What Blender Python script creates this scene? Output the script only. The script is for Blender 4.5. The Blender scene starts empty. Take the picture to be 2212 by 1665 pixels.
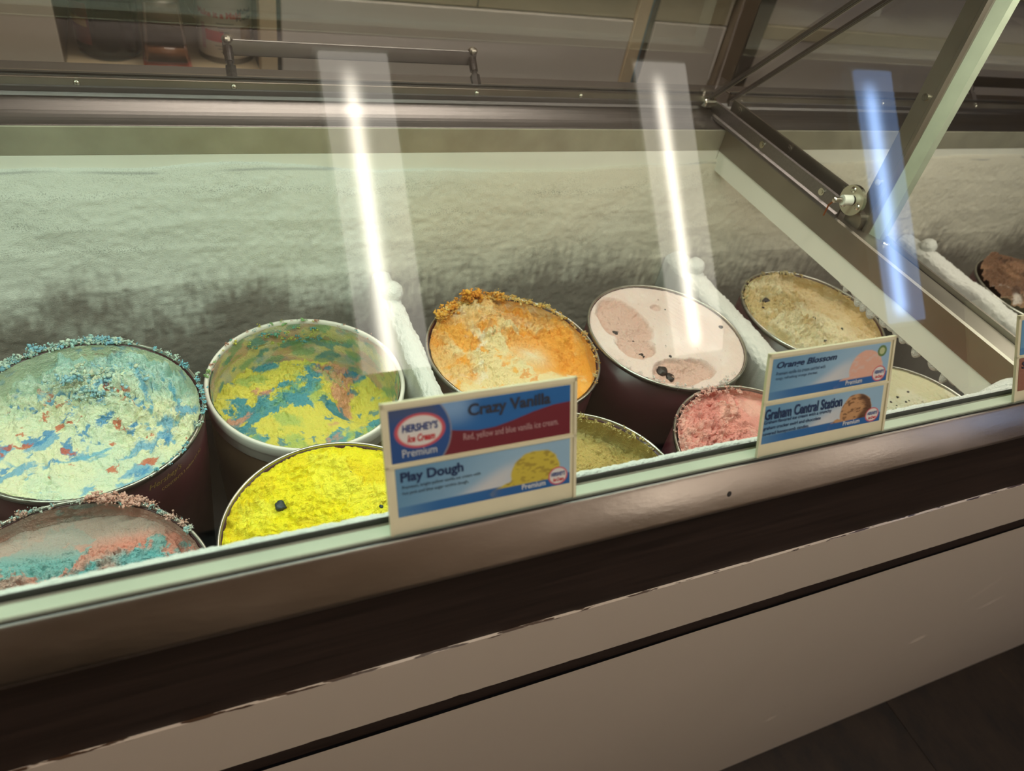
import bpy, bmesh, math, random
import numpy as np
from mathutils import Matrix, Vector
random.seed(7); np.random.seed(7)
S = bpy.context.scene
COL = S.collection

# ---------------------------------------------------------------- camera, light, exposure
def cam_axes(yaw, pitch, roll):
    a, b, c = (math.radians(v) for v in (yaw, pitch, roll))
    f = Vector((math.sin(a)*math.cos(b), math.cos(a)*math.cos(b), -math.sin(b)))
    r = Vector((math.cos(a), -math.sin(a), 0)); u = r.cross(f)
    return r*math.cos(c)+u*math.sin(c), -r*math.sin(c)+u*math.cos(c), f
CAM = Vector((.1128, -.542, .6185))
R_, U_, W_ = cam_axes(31.4348, 41.524, 13.9212)
cd = bpy.data.cameras.new('camera'); cam = bpy.data.objects.new('camera', cd); COL.objects.link(cam)
m = Matrix((R_, U_, -W_)).transposed().to_4x4(); m.translation = CAM; cam.matrix_world = m
cd.sensor_width = 36; cd.lens = 36*1592.07/2212; cd.clip_start = .01
cd.dof.use_dof = True; cd.dof.focus_distance = .80; cd.dof.aperture_fstop = 6.5
S.camera = cam
S.view_settings.view_transform = 'Standard'; S.view_settings.look = 'None'
S.view_settings.gamma = 1; S.view_settings.use_curve_mapping = False
S.view_settings.exposure = 0.0
S.cycles.max_bounces = 10; S.cycles.transparent_max_bounces = 16; S.cycles.caustics_reflective = False
S.cycles.caustics_refractive = False; S.cycles.sample_clamp_indirect = 4
w = bpy.data.worlds.new('world'); S.world = w; w.use_nodes = True
w.node_tree.nodes['Background'].inputs[0].default_value = (.9, .8, .65, 1)
w.node_tree.nodes['Background'].inputs[1].default_value = .03
CASE_POWER = 5.7                 # tube under the canopy shelf
WARM_TUBE, WARM_LENS = (15, 13.8, 11.6), (2.4, 2.2, 1.9)
COLD_TUBE, COLD_LENS = (4.2, 6.6, 11.5), (.6, .95, 1.7)
CEIL_EMIT = (6.0, 5.25, 4.5); SERVER_EMIT = (17, 15.2, 13)

# ---------------------------------------------------------------- helpers
def lin(r, g, b):
    return tuple((c/255/12.92 if c/255 <= .04045 else ((c/255+.055)/1.055)**2.4) for c in (r, g, b))
def new_mat(name):
    mt = bpy.data.materials.new(name); mt.use_nodes = True
    return mt, mt.node_tree, mt.node_tree.nodes['Principled BSDF']
def mat(name, rgb, rough=.5, metal=0., noise=0., nscale=30., bump=0., bscale=200., stretch=None, spec=.5, sss=0., trans=0.):
    mt, nt, b = new_mat(name); N = nt.nodes.new; L = nt.links.new
    c = lin(*rgb)
    b.inputs['Base Color'].default_value = (*c, 1); b.inputs['Roughness'].default_value = rough
    b.inputs['Metallic'].default_value = metal; b.inputs['Specular IOR Level'].default_value = spec
    if sss: b.inputs['Subsurface Weight'].default_value = sss; b.inputs['Subsurface Scale'].default_value = .01
    if trans: b.inputs['Transmission Weight'].default_value = trans
    if noise or bump:
        tc = N('ShaderNodeTexCoord'); mp = N('ShaderNodeMapping'); L(tc.outputs['Object'], mp.inputs[0])
        if stretch: mp.inputs['Scale'].default_value = stretch
    if noise:
        n = N('ShaderNodeTexNoise'); n.inputs['Scale'].default_value = nscale; n.inputs['Detail'].default_value = 6
        L(mp.outputs[0], n.inputs['Vector'])
        r = N('ShaderNodeMapRange'); r.inputs['From Min'].default_value = .25; r.inputs['From Max'].default_value = .75
        r.inputs['To Min'].default_value = 1-noise; r.inputs['To Max'].default_value = 1+noise
        L(n.outputs['Fac'], r.inputs['Value'])
        mx = N('ShaderNodeVectorMath'); mx.operation = 'SCALE'; mx.inputs[0].default_value = c
        L(r.outputs[0], mx.inputs['Scale']); L(mx.outputs[0], b.inputs['Base Color'])
        if metal:
            r2 = N('ShaderNodeMapRange'); r2.inputs['To Min'].default_value = max(.05, rough-.12); r2.inputs['To Max'].default_value = rough+.14
            L(n.outputs['Fac'], r2.inputs['Value']); L(r2.outputs[0], b.inputs['Roughness'])
    if bump:
        n2 = N('ShaderNodeTexNoise'); n2.inputs['Scale'].default_value = bscale; n2.inputs['Detail'].default_value = 4
        L(mp.outputs[0], n2.inputs['Vector'])
        bp = N('ShaderNodeBump'); bp.inputs['Strength'].default_value = bump; bp.inputs['Distance'].default_value = .002
        L(n2.outputs['Fac'], bp.inputs['Height']); L(bp.outputs[0], b.inputs['Normal'])
    return mt
def col_mat(name, rough=.55, bump=.0, bscale=600., sss=0., var=.06, spec=.4):
    """colour attribute (the stuff's own colour) broken up by noise"""
    mt, nt, b = new_mat(name); N = nt.nodes.new; L = nt.links.new
    at = N('ShaderNodeAttribute'); at.attribute_name = 'Col'
    tc = N('ShaderNodeTexCoord'); n = N('ShaderNodeTexNoise'); n.inputs['Scale'].default_value = bscale*.6; n.inputs['Detail'].default_value = 5
    L(tc.outputs['Object'], n.inputs['Vector'])
    r = N('ShaderNodeMapRange'); r.inputs['To Min'].default_value = 1-var; r.inputs['To Max'].default_value = 1+var
    L(n.outputs['Fac'], r.inputs['Value'])
    mx = N('ShaderNodeVectorMath'); mx.operation = 'SCALE'; L(at.outputs['Color'], mx.inputs[0]); L(r.outputs[0], mx.inputs['Scale'])
    L(mx.outputs[0], b.inputs['Base Color']); b.inputs['Roughness'].default_value = rough; b.inputs['Specular IOR Level'].default_value = spec
    if sss: b.inputs['Subsurface Weight'].default_value = sss; b.inputs['Subsurface Scale'].default_value = .006
    if bump:
        n2 = N('ShaderNodeTexNoise'); n2.inputs['Scale'].default_value = bscale; n2.inputs['Detail'].default_value = 6
        L(tc.outputs['Object'], n2.inputs['Vector'])
        bp = N('ShaderNodeBump'); bp.inputs['Strength'].default_value = bump; bp.inputs['Distance'].default_value = .0022
        L(n2.outputs['Fac'], bp.inputs['Height']); L(bp.outputs[0], b.inputs['Normal'])
    return mt
def pane_mat(name, tint, ior=1.8, rough=0.):
    mt = bpy.data.materials.new(name); mt.use_nodes = True; nt = mt.node_tree; nt.nodes.clear(); N = nt.nodes.new; L = nt.links.new
    o = N('ShaderNodeOutputMaterial'); t = N('ShaderNodeBsdfTransparent'); t.inputs[0].default_value = (*tint, 1)
    g = N('ShaderNodeBsdfGlossy'); g.inputs['Roughness'].default_value = rough; g.inputs[0].default_value = (1, 1, 1, 1)
    fr = N('ShaderNodeFresnel'); fr.inputs[0].default_value = ior
    mx = N('ShaderNodeMixShader'); L(fr.outputs[0], mx.inputs[0]); L(t.outputs[0], mx.inputs[1]); L(g.outputs[0], mx.inputs[2]); L(mx.outputs[0], o.inputs[0])
    return mt
def emit_mat(name, rgb):
    mt = bpy.data.materials.new(name); mt.use_nodes = True; nt = mt.node_tree; nt.nodes.clear()
    o = nt.nodes.new('ShaderNodeOutputMaterial'); e = nt.nodes.new('ShaderNodeEmission')
    k = max(rgb); e.inputs[0].default_value = (rgb[0]/k, rgb[1]/k, rgb[2]/k, 1); e.inputs[1].default_value = k
    nt.links.new(e.outputs[0], o.inputs[0]); return mt

def link(o, parent=None):
    COL.objects.link(o)
    if parent is not None: o.parent = parent; o.matrix_parent_inverse = parent_inv(parent)
    return o
def parent_inv(p):
    return world_of(p).inverted()
def world_of(p):
    mm = Matrix.LocRotScale(p.location, p.rotation_euler, p.scale)
    return mm if p.parent is None else world_of(p.parent) @ p.matrix_parent_inverse @ mm
def tag(o, label=None, cat=None, group=None, kind=None):
    for k, v in (('label', label), ('category', cat), ('group', group), ('kind', kind)):
        if v: o[k] = v
    return o
def empty(name, loc, label, cat, group=None):
    o = bpy.data.objects.new(name, None); o.location = loc; o.empty_display_size = .05; COL.objects.link(o)
    return tag(o, label, cat, group)
def mesh_obj(name, verts, faces, material, parent=None, smooth=False, cols=None):
    me = bpy.data.meshes.new(name)
    if isinstance(faces, np.ndarray):
        verts = np.asarray(verts, np.float32); n, k = faces.shape
        me.vertices.add(len(verts)); me.vertices.foreach_set('co', verts.ravel())
        me.loops.add(n*k); me.loops.foreach_set('vertex_index', faces.astype(np.int32).ravel())
        me.polygons.add(n); me.polygons.foreach_set('loop_start', np.arange(0, n*k, k, dtype=np.int32))
        me.update(calc_edges=True); me.validate()
    else:
        me.from_pydata([tuple(v) for v in verts], [], faces); me.update()
    if smooth: me.polygons.foreach_set('use_smooth', [True]*len(me.polygons))
    if cols is not None:
        a = me.color_attributes.new('Col', 'FLOAT_COLOR', 'POINT')
        c4 = np.ones((len(cols), 4), np.float32); c4[:, :3] = cols; a.data.foreach_set('color', c4.ravel())
    me.materials.append(material)
    return link(bpy.data.objects.new(name, me), parent)
def bm_obj(name, bm, material, parent=None, smooth=False):
    bmesh.ops.recalc_face_normals(bm, faces=bm.faces)
    me = bpy.data.meshes.new(name); bm.to_mesh(me); bm.free()
    if smooth: me.polygons.foreach_set('use_smooth', [True]*len(me.polygons))
    me.materials.append(material); return link(bpy.data.objects.new(name, me), parent)
def box(bm, x0, x1, y0, y1, z0, z1, bev=0., mtx=None, seg=2):
    mm = Matrix.Translation(((x0+x1)/2, (y0+y1)/2, (z0+z1)/2)) @ Matrix.Diagonal((x1-x0, y1-y0, z1-z0, 1))
    if mtx is not None: mm = mtx @ mm
    r = bmesh.ops.create_cube(bm, size=1, matrix=mm)
    if bev:
        es = list({e for v in r['verts'] for e in v.link_edges})
        bmesh.ops.bevel(bm, geom=es, offset=bev, segments=seg, affect='EDGES', profile=.5)
def boxo(name, material, parent, *a, bev=.001, **k):
    bm = bmesh.new(); box(bm, *a, bev=bev, **k); return bm_obj(name, bm, material, parent)
def extr(name, prof, x0, x1, material, parent=None, smooth=False, n=1):
    """closed profile in (y,z) swept along x"""
    k = len(prof); xs = np.linspace(x0, x1, n+1); v = [(x, y, z) for x in xs for (y, z) in prof]; f = []
    for i in range(n):
        for j in range(k): a, b = i*k+j, i*k+(j+1) % k; f.append((a, b, b+k, a+k))
    f.append(tuple(range(k))[::-1]); f.append(tuple(range(n*k, n*k+k)))
    bm = bmesh.new(); bv = [bm.verts.new(p) for p in v]
    for q in f: bm.faces.new([bv[i] for i in q])
    return bm_obj(name, bm, material, parent, smooth)
def tube(bm, p0, p1, r, seg=16, r2=None):
    p0, p1 = Vector(p0), Vector(p1); d = p1-p0
    mm = Matrix.Translation((p0+p1)/2) @ d.to_track_quat('Z', 'Y').to_matrix().to_4x4()
    bmesh.ops.create_cone(bm, cap_ends=True, segments=seg, radius1=r, radius2=r if r2 is None else r2, depth=d.length, matrix=mm)
def lathe(prof, seg=96, close=False):
    v = []; f = []; k = len(prof)
    for i in range(seg):
        a = 2*math.pi*i/seg
        for r, z in prof: v.append((r*math.cos(a), r*math.sin(a), z))
    for i in range(seg):
        for j in range(k if close else k-1):
            a = i*k+j; b = i*k+(j+1) % k; c = ((i+1) % seg)*k; f.append((a, c+j, c+(j+1) % k, b))
    return v, f
def dome(bm, c, n, r, h):
    """low round screw / rivet head on a surface of normal n"""
    q = Vector(n).to_track_quat('Z', 'Y').to_matrix().to_4x4()
    mm = Matrix.Translation(c) @ q @ Matrix.Diagonal((1, 1, h/r, 1))
    bmesh.ops.create_uvsphere(bm, u_segments=14, v_segments=8, radius=r, matrix=mm)

# ---- numpy noise
def _h(ix, iy, iz, seed):
    n = (ix*374761393 + iy*668265263 + iz*2147483647 + seed*974634777) & 0xFFFFFFFF
    n = ((n ^ (n >> 13))*1274126177) & 0xFFFFFFFF
    n = ((n ^ (n >> 16))*2246822519) & 0xFFFFFFFF
    return ((n ^ (n >> 15)) & 0xFFFFFF)/0xFFFFFF
def vn(x, y, z, seed=0):
    x0, y0, z0 = np.floor(x), np.floor(y), np.floor(z); fx, fy, fz = x-x0, y-y0, z-z0
    x0, y0, z0 = (a.astype(np.int64) for a in (x0, y0, z0))
    u, v_, w_ = (t*t*t*(t*(t*6-15)+10) for t in (fx, fy, fz)); o = 0
    for i in (0, 1):
        for j in (0, 1):
            for k in (0, 1):
                o = o+_h(x0+i, y0+j, z0+k, seed)*(u if i else 1-u)*(v_ if j else 1-v_)*(w_ if k else 1-w_)
    return o
def fbm(x, y, z=0., f=1., seed=0, oct=4, gain=.5):
    x = np.asarray(x, float); y = np.asarray(y, float); z = np.zeros_like(x)+z; s = 0; a = 1; t = 0
    for i in range(oct):
        s = s+a*(vn(x*f+17.3*i, y*f-9.1*i, z*f+5.7*i, seed+i)*2-1); t += a; a *= gain; f *= 2.03
    return s/t
def billow(x, y, z=0., f=1., seed=0, oct=3, gain=.5):
    x = np.asarray(x, float); y = np.asarray(y, float); z = np.zeros_like(x)+z; s = 0; a = 1; t = 0
    for i in range(oct):
        s = s+a*np.abs(vn(x*f+7.3*i, y*f-3.1*i, z*f+2.7*i, seed+i)*2-1)*2; t += a; a *= gain; f *= 2.1
    return s/t
def sst(a, b, x): t = np.clip((x-a)/(b-a), 0, 1); return t*t*(3-2*t)

# ---- text as flat mesh
def text_geo(s, bold=.0, shear=0., space=1.):
    cu = bpy.data.curves.new('t', 'FONT'); cu.body = s; cu.size = 1; cu.offset = bold; cu.shear = shear; cu.space_character = space; cu.resolution_u = 3
    o = bpy.data.objects.new('t', cu); COL.objects.link(o); bpy.context.view_layer.update()
    me = bpy.data.meshes.new_from_object(o.evaluated_get(bpy.context.evaluated_depsgraph_get()))
    v = np.array([p.co[:] for p in me.vertices]).reshape(-1, 3); f = [tuple(p.vertices) for p in me.polygons]
    bpy.data.objects.remove(o); bpy.data.curves.remove(cu); bpy.data.meshes.remove(me)
    mn, mxx = v[:, :2].min(0), v[:, :2].max(0)
    return (v[:, :2]-mn)/(mxx-mn), f, (mxx-mn)[0]/(mxx-mn)[1]

# ---------------------------------------------------------------- materials
M = dict(
 steel=mat('brushed steel', (124, 119, 119), .36, 1, .16, 5, .08, 60, (1.2, 90, 90)),
 rail=mat('worn brushed rail', (172, 161, 153), .35, 1, .18, 11, .10, 160, (.8, 2.2, 2.2)),
 darksteel=mat('dull steel', (140, 133, 124), .42, 1, .2, 8, .05, 80),
 ledgesteel=mat('stained galvanised steel', (168, 164, 146), .5, .6, .2, 18, .06, 120),
 gun=mat('gunmetal bar', (104, 101, 99), .38, 1, .15, 12),
 chrome=mat('bright screw metal', (190, 186, 172), .22, 1),
 plastic=mat('white ledge plastic', (222, 226, 212), .35, 0, .05, 20),
 liner=mat('white liner', (226, 224, 212), .4, 0, .04, 12),
 welldark=mat('dark well floor', (38, 38, 42), .5, 0, .3, 12),
 gasket=mat('black gasket', (40, 42, 40), .5, 0, .35, 40),
 groove=mat('dark groove', (28, 24, 21), .6, 0, .2, 40),
 tubwall=mat('maroon tub board', (62, 22, 30), .35, 0, .35, 25, .1, 80),
 tubbrown=mat('brown tub plastic', (98, 76, 58), .4, 0, .2, 20),
 rimsteel=mat('tub rim tin', (176, 174, 166), .3, 1, .15, 60),
 rimwhite=mat('white plastic rim', (232, 226, 216), .35, 0, .04, 40),
 gold=mat('gold print', (168, 138, 74), .5),
 acrylic=mat('cream card holder', (228, 224, 192), .25, 0, .05, 30),
 ink_dark=mat('dark grey ink', (44, 50, 66), .5), ink_navy=mat('navy ink', (22, 48, 92), .5),
 ink_white=mat('white ink', (214, 222, 226), .5), ink_pink=mat('pale pink ink', (196, 158, 160), .5),
 ink_red=mat('red ink', (206, 52, 62), .5), ink_blue=mat('blue ink', (36, 70, 140), .5),
 print=col_mat('printed card', .35, 0, 300, 0, .02),
 cream=col_mat('ice cream', .5, .9, 700, .12, .06),
 frost=None,
 snow=mat('packed frost', (220, 220, 214), .7, 0, .06, 90, .9, 500),
 choc=mat('dark chocolate', (34, 26, 24), .45, 0, .3, 300, .4, 300),
 navychunk=mat('navy candy', (24, 44, 50), .5, 0, .3, 300, .4, 300),
 glass=pane_mat('front glass', (.93, .955, .93), 1.72), lidglass=pane_mat('lid glass', (.95, .955, .94), 1.55),
 sideglass=pane_mat('scratched side glass', (.95, .96, .945), 1.55, .02),
 beige=mat('beige counter laminate', (226, 214, 196), .35, 0, .04, 6), greyd=mat('grey sliding door', (216, 208, 200), .28, 0, .04, 5),
 tan=mat('tan counter post', (214, 192, 158), .5, 0, .08, 10), olive=mat('olive counter board', (190, 180, 150), .45, 0, .06, 6),
 brownpost=mat('brown counter post', (122, 106, 88), .4, 0, .12, 10), shadowgap=mat('black gap', (20, 18, 16), .7),
 wallpaint=mat('room wall paint', (196, 178, 156), .8, 0, .05, 4), ceil=mat('ceiling paint', (190, 178, 160), .9, 0, .04, 3),
 bluestrip=mat('blue edge strip', (70, 130, 160), .4),
)
def lens_mat(name, xc, z0, z1, base, peak, sig=.026):
    """prismatic cover lit by the tube behind it: brightest over the tube, falling off to the sides and at the tube's end"""
    mt = bpy.data.materials.new(name); mt.use_nodes = True; nt = mt.node_tree; nt.nodes.clear(); N = nt.nodes.new; L = nt.links.new
    o = N('ShaderNodeOutputMaterial'); e = N('ShaderNodeEmission'); tc = N('ShaderNodeTexCoord'); sp = N('ShaderNodeSeparateXYZ'); L(tc.outputs['Object'], sp.inputs[0])
    def ma(op, a, b=None):
        n = N('ShaderNodeMath'); n.operation = op
        for i, q in enumerate((a, b)):
            if q is None: continue
            if isinstance(q, (int, float)): n.inputs[i].default_value = q
            else: L(q, n.inputs[i])
        return n.outputs[0]
    d = ma('DIVIDE', ma('SUBTRACT', sp.outputs['X'], xc), sig); g = ma('EXPONENT', ma('MULTIPLY', ma('MULTIPLY', d, d), -1.))
    r = N('ShaderNodeMapRange'); r.interpolation_type = 'SMOOTHSTEP'; r.inputs['From Min'].default_value = z1-.02; r.inputs['From Max'].default_value = z1-.16; L(sp.outputs['Z'], r.inputs['Value'])
    r2 = N('ShaderNodeMapRange'); r2.interpolation_type = 'SMOOTHSTEP'; r2.inputs['From Min'].default_value = z0; r2.inputs['From Max'].default_value = z0+.08; L(sp.outputs['Z'], r2.inputs['Value'])
    g = ma('MULTIPLY', ma('MULTIPLY', g, r.outputs[0]), r2.outputs[0])
    mx = N('ShaderNodeMix'); mx.data_type = 'RGBA'; L(g, mx.inputs['Factor']); mx.inputs['A'].default_value = (*base, 1); mx.inputs['B'].default_value = (*peak, 1)
    L(mx.outputs['Result'], e.inputs[0]); e.inputs[1].default_value = 1; L(e.outputs[0], o.inputs[0]); return mt
M['ceil_emit'] = emit_mat('ceiling fill panel', CEIL_EMIT); M['server_emit'] = emit_mat('server aisle fill panel', SERVER_EMIT)

def frost_mat():
    mt, nt, b = new_mat('frost'); N = nt.nodes.new; L = nt.links.new
    at = N('ShaderNodeAttribute'); at.attribute_name = 'Col'; tc = N('ShaderNodeTexCoord')
    n = N('ShaderNodeTexNoise'); n.inputs['Scale'].default_value = 760; n.inputs['Detail'].default_value = 4; L(tc.outputs['Object'], n.inputs['Vector'])
    mp = N('ShaderNodeMapping'); mp.inputs['Scale'].default_value = (1, 1, 3.2); L(tc.outputs['Object'], mp.inputs[0])
    n2 = N('ShaderNodeTexNoise'); n2.inputs['Scale'].default_value = 13; n2.inputs['Detail'].default_value = 4; L(mp.outputs[0], n2.inputs['Vector'])
    a = N('ShaderNodeMapRange'); a.inputs['From Min'].default_value = .50; a.inputs['From Max'].default_value = .68; L(n.outputs['Fac'], a.inputs['Value'])
    c0 = N('ShaderNodeMapRange'); c0.inputs['From Min'].default_value = .42; c0.inputs['From Max'].default_value = .66; c0.inputs['To Min'].default_value = .05; c0.inputs['To Max'].default_value = .30; L(n2.outputs['Fac'], c0.inputs['Value'])
    sk = N('ShaderNodeAttribute'); sk.attribute_name = 'Spk'; c = N('ShaderNodeMath'); c.operation = 'ADD'; L(c0.outputs[0], c.inputs[0]); L(sk.outputs['Fac'], c.inputs[1])
    mu = N('ShaderNodeMath'); mu.operation = 'MULTIPLY'; L(a.outputs[0], mu.inputs[0]); L(c.outputs[0], mu.inputs[1])
    su = N('ShaderNodeMath'); su.operation = 'SUBTRACT'; su.inputs[0].default_value = 1; L(mu.outputs[0], su.inputs[1])
    mx = N('ShaderNodeVectorMath'); mx.operation = 'SCALE'; L(at.outputs['Color'], mx.inputs[0]); L(su.outputs[0], mx.inputs['Scale'])
    L(mx.outputs[0], b.inputs['Base Color']); b.inputs['Roughness'].default_value = .75; b.inputs['Specular IOR Level'].default_value = .3
    bp = N('ShaderNodeBump'); bp.inputs['Strength'].default_value = .8; bp.inputs['Distance'].default_value = .0012; L(n.outputs['Fac'], bp.inputs['Height']); L(bp.outputs[0], b.inputs['Normal'])
    return mt
M['frost'] = frost_mat()
def worn_white(name, edges, base=(208, 196, 182), chip=(70, 48, 32)):
    """cream enamel, chipped brown along its long edges (object z)"""
    mt, nt, b = new_mat(name); N = nt.nodes.new; L = nt.links.new
    tc = N('ShaderNodeTexCoord'); sp = N('ShaderNodeSeparateXYZ'); L(tc.outputs['Object'], sp.inputs[0])
    n = N('ShaderNodeTexNoise'); n.inputs['Scale'].default_value = 1; n.inputs['Detail'].default_value = 8
    mp = N('ShaderNodeMapping'); mp.inputs['Scale'].default_value = (38, 300, 300); L(tc.outputs['Object'], mp.inputs[0]); L(mp.outputs[0], n.inputs['Vector'])
    acc = None
    for e in edges:
        d = N('ShaderNodeMath'); d.operation = 'SUBTRACT'; L(sp.outputs['Z'], d.inputs[0]); d.inputs[1].default_value = e
        a = N('ShaderNodeMath'); a.operation = 'ABSOLUTE'; L(d.outputs[0], a.inputs[0])
        r = N('ShaderNodeMapRange'); r.inputs['From Min'].default_value = 0; r.inputs['From Max'].default_value = .007; r.inputs['To Min'].default_value = .17; r.inputs['To Max'].default_value = -.2
        L(a.outputs[0], r.inputs['Value'])
        if acc is None: acc = r
        else:
            mx = N('ShaderNodeMath'); mx.operation = 'MAXIMUM'; L(acc.outputs[0], mx.inputs[0]); L(r.outputs[0], mx.inputs[1]); acc = mx
    ad = N('ShaderNodeMath'); ad.operation = 'ADD'; L(acc.outputs[0], ad.inputs[0]); L(n.outputs['Fac'], ad.inputs[1])
    st = N('ShaderNodeMapRange'); st.inputs['From Min'].default_value = .66; st.inputs['From Max'].default_value = .69; L(ad.outputs[0], st.inputs['Value'])
    mix = N('ShaderNodeMix'); mix.data_type = 'RGBA'; L(st.outputs[0], mix.inputs['Factor'])
    mix.inputs['A'].default_value = (*lin(*base), 1); mix.inputs['B'].default_value = (*lin(*chip), 1)
    L(mix.outputs['Result'], b.inputs['Base Color']); b.inputs['Roughness'].default_value = .30; b.inputs['Specular IOR Level'].default_value = .55
    return mt
def floor_mat():
    mt, nt, b = new_mat('dark vinyl plank'); N = nt.nodes.new; L = nt.links.new
    tc = N('ShaderNodeTexCoord'); mp = N('ShaderNodeMapping'); mp.inputs['Scale'].default_value = (3.2, 1.5, 2); L(tc.outputs['Object'], mp.inputs[0])
    n = N('ShaderNodeTexNoise'); n.inputs['Scale'].default_value = 2.8; n.inputs['Detail'].default_value = 12; n.inputs['Roughness'].default_value = .78; L(mp.outputs[0], n.inputs['Vector'])
    cr = N('ShaderNodeValToRGB'); L(n.outputs['Fac'], cr.inputs[0]); e = cr.color_ramp.elements
    e[0].position = .38; e[0].color = (*lin(14, 11, 9), 1); e[1].position = .74; e[1].color = (*lin(84, 58, 36), 1)
    q = e.new(.5); q.color = (*lin(38, 28, 20), 1); q = e.new(.6); q.color = (*lin(46, 36, 27), 1)
    L(cr.outputs[0], b.inputs['Base Color']); b.inputs['Roughness'].default_value = .55
    return mt
def wood_mat():
    mt, nt, b = new_mat('dark brown trim'); N = nt.nodes.new; L = nt.links.new
    tc = N('ShaderNodeTexCoord'); mp = N('ShaderNodeMapping'); mp.inputs['Scale'].default_value = (3, 60, 60); L(tc.outputs['Object'], mp.inputs[0])
    n = N('ShaderNodeTexNoise'); n.inputs['Scale'].default_value = 3; n.inputs['Detail'].default_value = 6; L(mp.outputs[0], n.inputs['Vector'])
    cr = N('ShaderNodeValToRGB'); L(n.outputs['Fac'], cr.inputs[0]); e = cr.color_ramp.elements
    e[0].position = .3; e[0].color = (*lin(40, 31, 27), 1); e[1].position = .7; e[1].color = (*lin(58, 46, 41), 1)
    L(cr.outputs[0], b.inputs['Base Color']); b.inputs['Roughness'].default_value = .42
    return mt

# ---------------------------------------------------------------- room
FZ = -.894
def structure(o): o['kind'] = 'structure'; return o
floor = structure(boxo('floor', M['groove'], None, -3, 5, -3.2, 3.2, FZ-.1, FZ-.006, bev=0))
FM = floor_mat()
pm = None; W = .62; k0 = 1.478
for i in range(-4, 5):
    for j in range(-2, 4):
        x0 = k0+i*W; y0 = -2.6+j*1.22+(.41 if i % 2 else 0)
        if not (-1.0 < x0 < 4.2): continue
        if pm is None:
            bm = bmesh.new(); box(bm, .0008, W-.0008, .0008, 1.2192, -.006, 0, bev=.0008, seg=1)
            o = bm_obj('floor_plank', bm, FM, floor); pm = o.data
        else: o = link(bpy.data.objects.new('floor_plank', pm), floor)
        o.location = (x0, y0, FZ)
structure(boxo('ceiling', M['ceil'], None, -3, 5, -3.2, 3.2, 1.85, 1.95, bev=0))
structure(boxo('wall_front', M['wallpaint'], None, -3, 5, -2.2, -2.08, FZ, 1.85, bev=0))
structure(boxo('wall_back', M['wallpaint'], None, -3, 5, 2.4, 2.5, FZ, 1.85, bev=0))
structure(boxo('wall_left', M['wallpaint'], None, -3, -2.9, -3.2, 3.2, FZ, 1.85, bev=0))
structure(boxo('wall_right', M['wallpaint'], None, 4.9, 5, -3.2, 3.2, FZ, 1.85, bev=0))
# three upright tube fittings on the wall behind the customer: their reflections cross the front glass
def wall_fitting(x0, x1, z0, z1, xc, tubem, lensm, label, sig=.026):
    e = empty('wall_light', ((x0+x1)/2, -2.08, z0), label, 'wall light', 'upright wall lights facing the freezer')
    bm = bmesh.new(); box(bm, x0-.012, x1+.012, -2.08, -2.03, z0-.02, z1+.02, bev=.004); bm_obj('housing', bm, M['plastic'], e)
    bm = bmesh.new(); box(bm, x0, x1, -2.035, -2.012, z0, z1, bev=.004); bm_obj('lens', bm, lens_mat('prismatic lens', xc, z0, z1, lensm, tubem, sig), e)
wall_fitting(.585, .80, .30, 1.385, .670, WARM_TUBE, WARM_LENS, 'upright warm tube light mirrored in the glass at left, over the yellow swirl tub')
wall_fitting(1.735, 1.955, .31, 1.40, 1.820, WARM_TUBE, WARM_LENS, 'upright warm tube light mirrored in the glass at middle, over the flat pink tub')
wall_fitting(2.84, 3.05, .32, 1.41, 2.905, COLD_TUBE, COLD_LENS, 'upright cold blue tube light mirrored in the glass at right, over the post', .042)
for x, y, lab in ((-.9, -1.0, 'long warm ceiling fill panel added unseen to light the customer aisle, left end'), (.6, -1.0, 'long warm ceiling fill panel added unseen to light the customer aisle, middle'),
               (2.1, -1.0, 'long warm ceiling fill panel added unseen to light the customer aisle, right end'), (.6, 1.05, 'long warm ceiling fill panel added unseen to light the server aisle')):
    e = empty('ceiling_fill_light', (x, y, 1.85), lab, 'fill light', 'added ceiling fills')  # unseen panels added to brighten the room and the server side
    bm = bmesh.new(); box(bm, x-.62, x+.62, y-.2, y+.2, 1.83, 1.85, bev=.003); bm_obj('frame', bm, M['plastic'], e)
    bm = bmesh.new(); box(bm, x-.6, x+.6, y-.18, y+.18, 1.822, 1.8305, bev=0); bm_obj('diffuser', bm, M['server_emit' if y > 0 else 'ceil_emit'], e)

# ---------------------------------------------------------------- freezer cabinet
X0, X1 = -.80, 2.45
cab = empty('dipping_cabinet', (.8, 0, FZ), 'long white ice cream dipping freezer with steel rail and slanted glass canopy', 'freezer')
xs = np.linspace(X0, X1, 420); zs = np.concatenate([np.linspace(-.1124, FZ+.03, 120), [FZ+.022, FZ+.014, FZ+.012, FZ]])
XX, ZZ = np.meshgrid(xs, zs, indexing='ij'); YY = -.2695+np.interp(-ZZ, [-FZ-.03, -FZ-.014, -FZ], [0, .004, .006])+.0016*fbm(XX, ZZ, 0, 3.0, 91, 3)
for (dx, dz, ln, an, dp) in ((1.251, -.470, .016, .30, .0026), (.980, -.615, .012, .2, .0022), (1.40, -.415, .03, .3, .0018), (1.30, -.33, .05, .9, .0012)):
    ca, sa = math.cos(an), math.sin(an); a_ = (XX-dx)*ca+(ZZ-dz)*sa; b_ = -(XX-dx)*sa+(ZZ-dz)*ca
    YY += dp*np.exp(-(a_/ln)**2)*(np.exp(-(b_/.005)**2)-.6*np.exp(-((b_+.010)/.008)**2))
ii = np.arange(XX.size).reshape(XX.shape)
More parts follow.
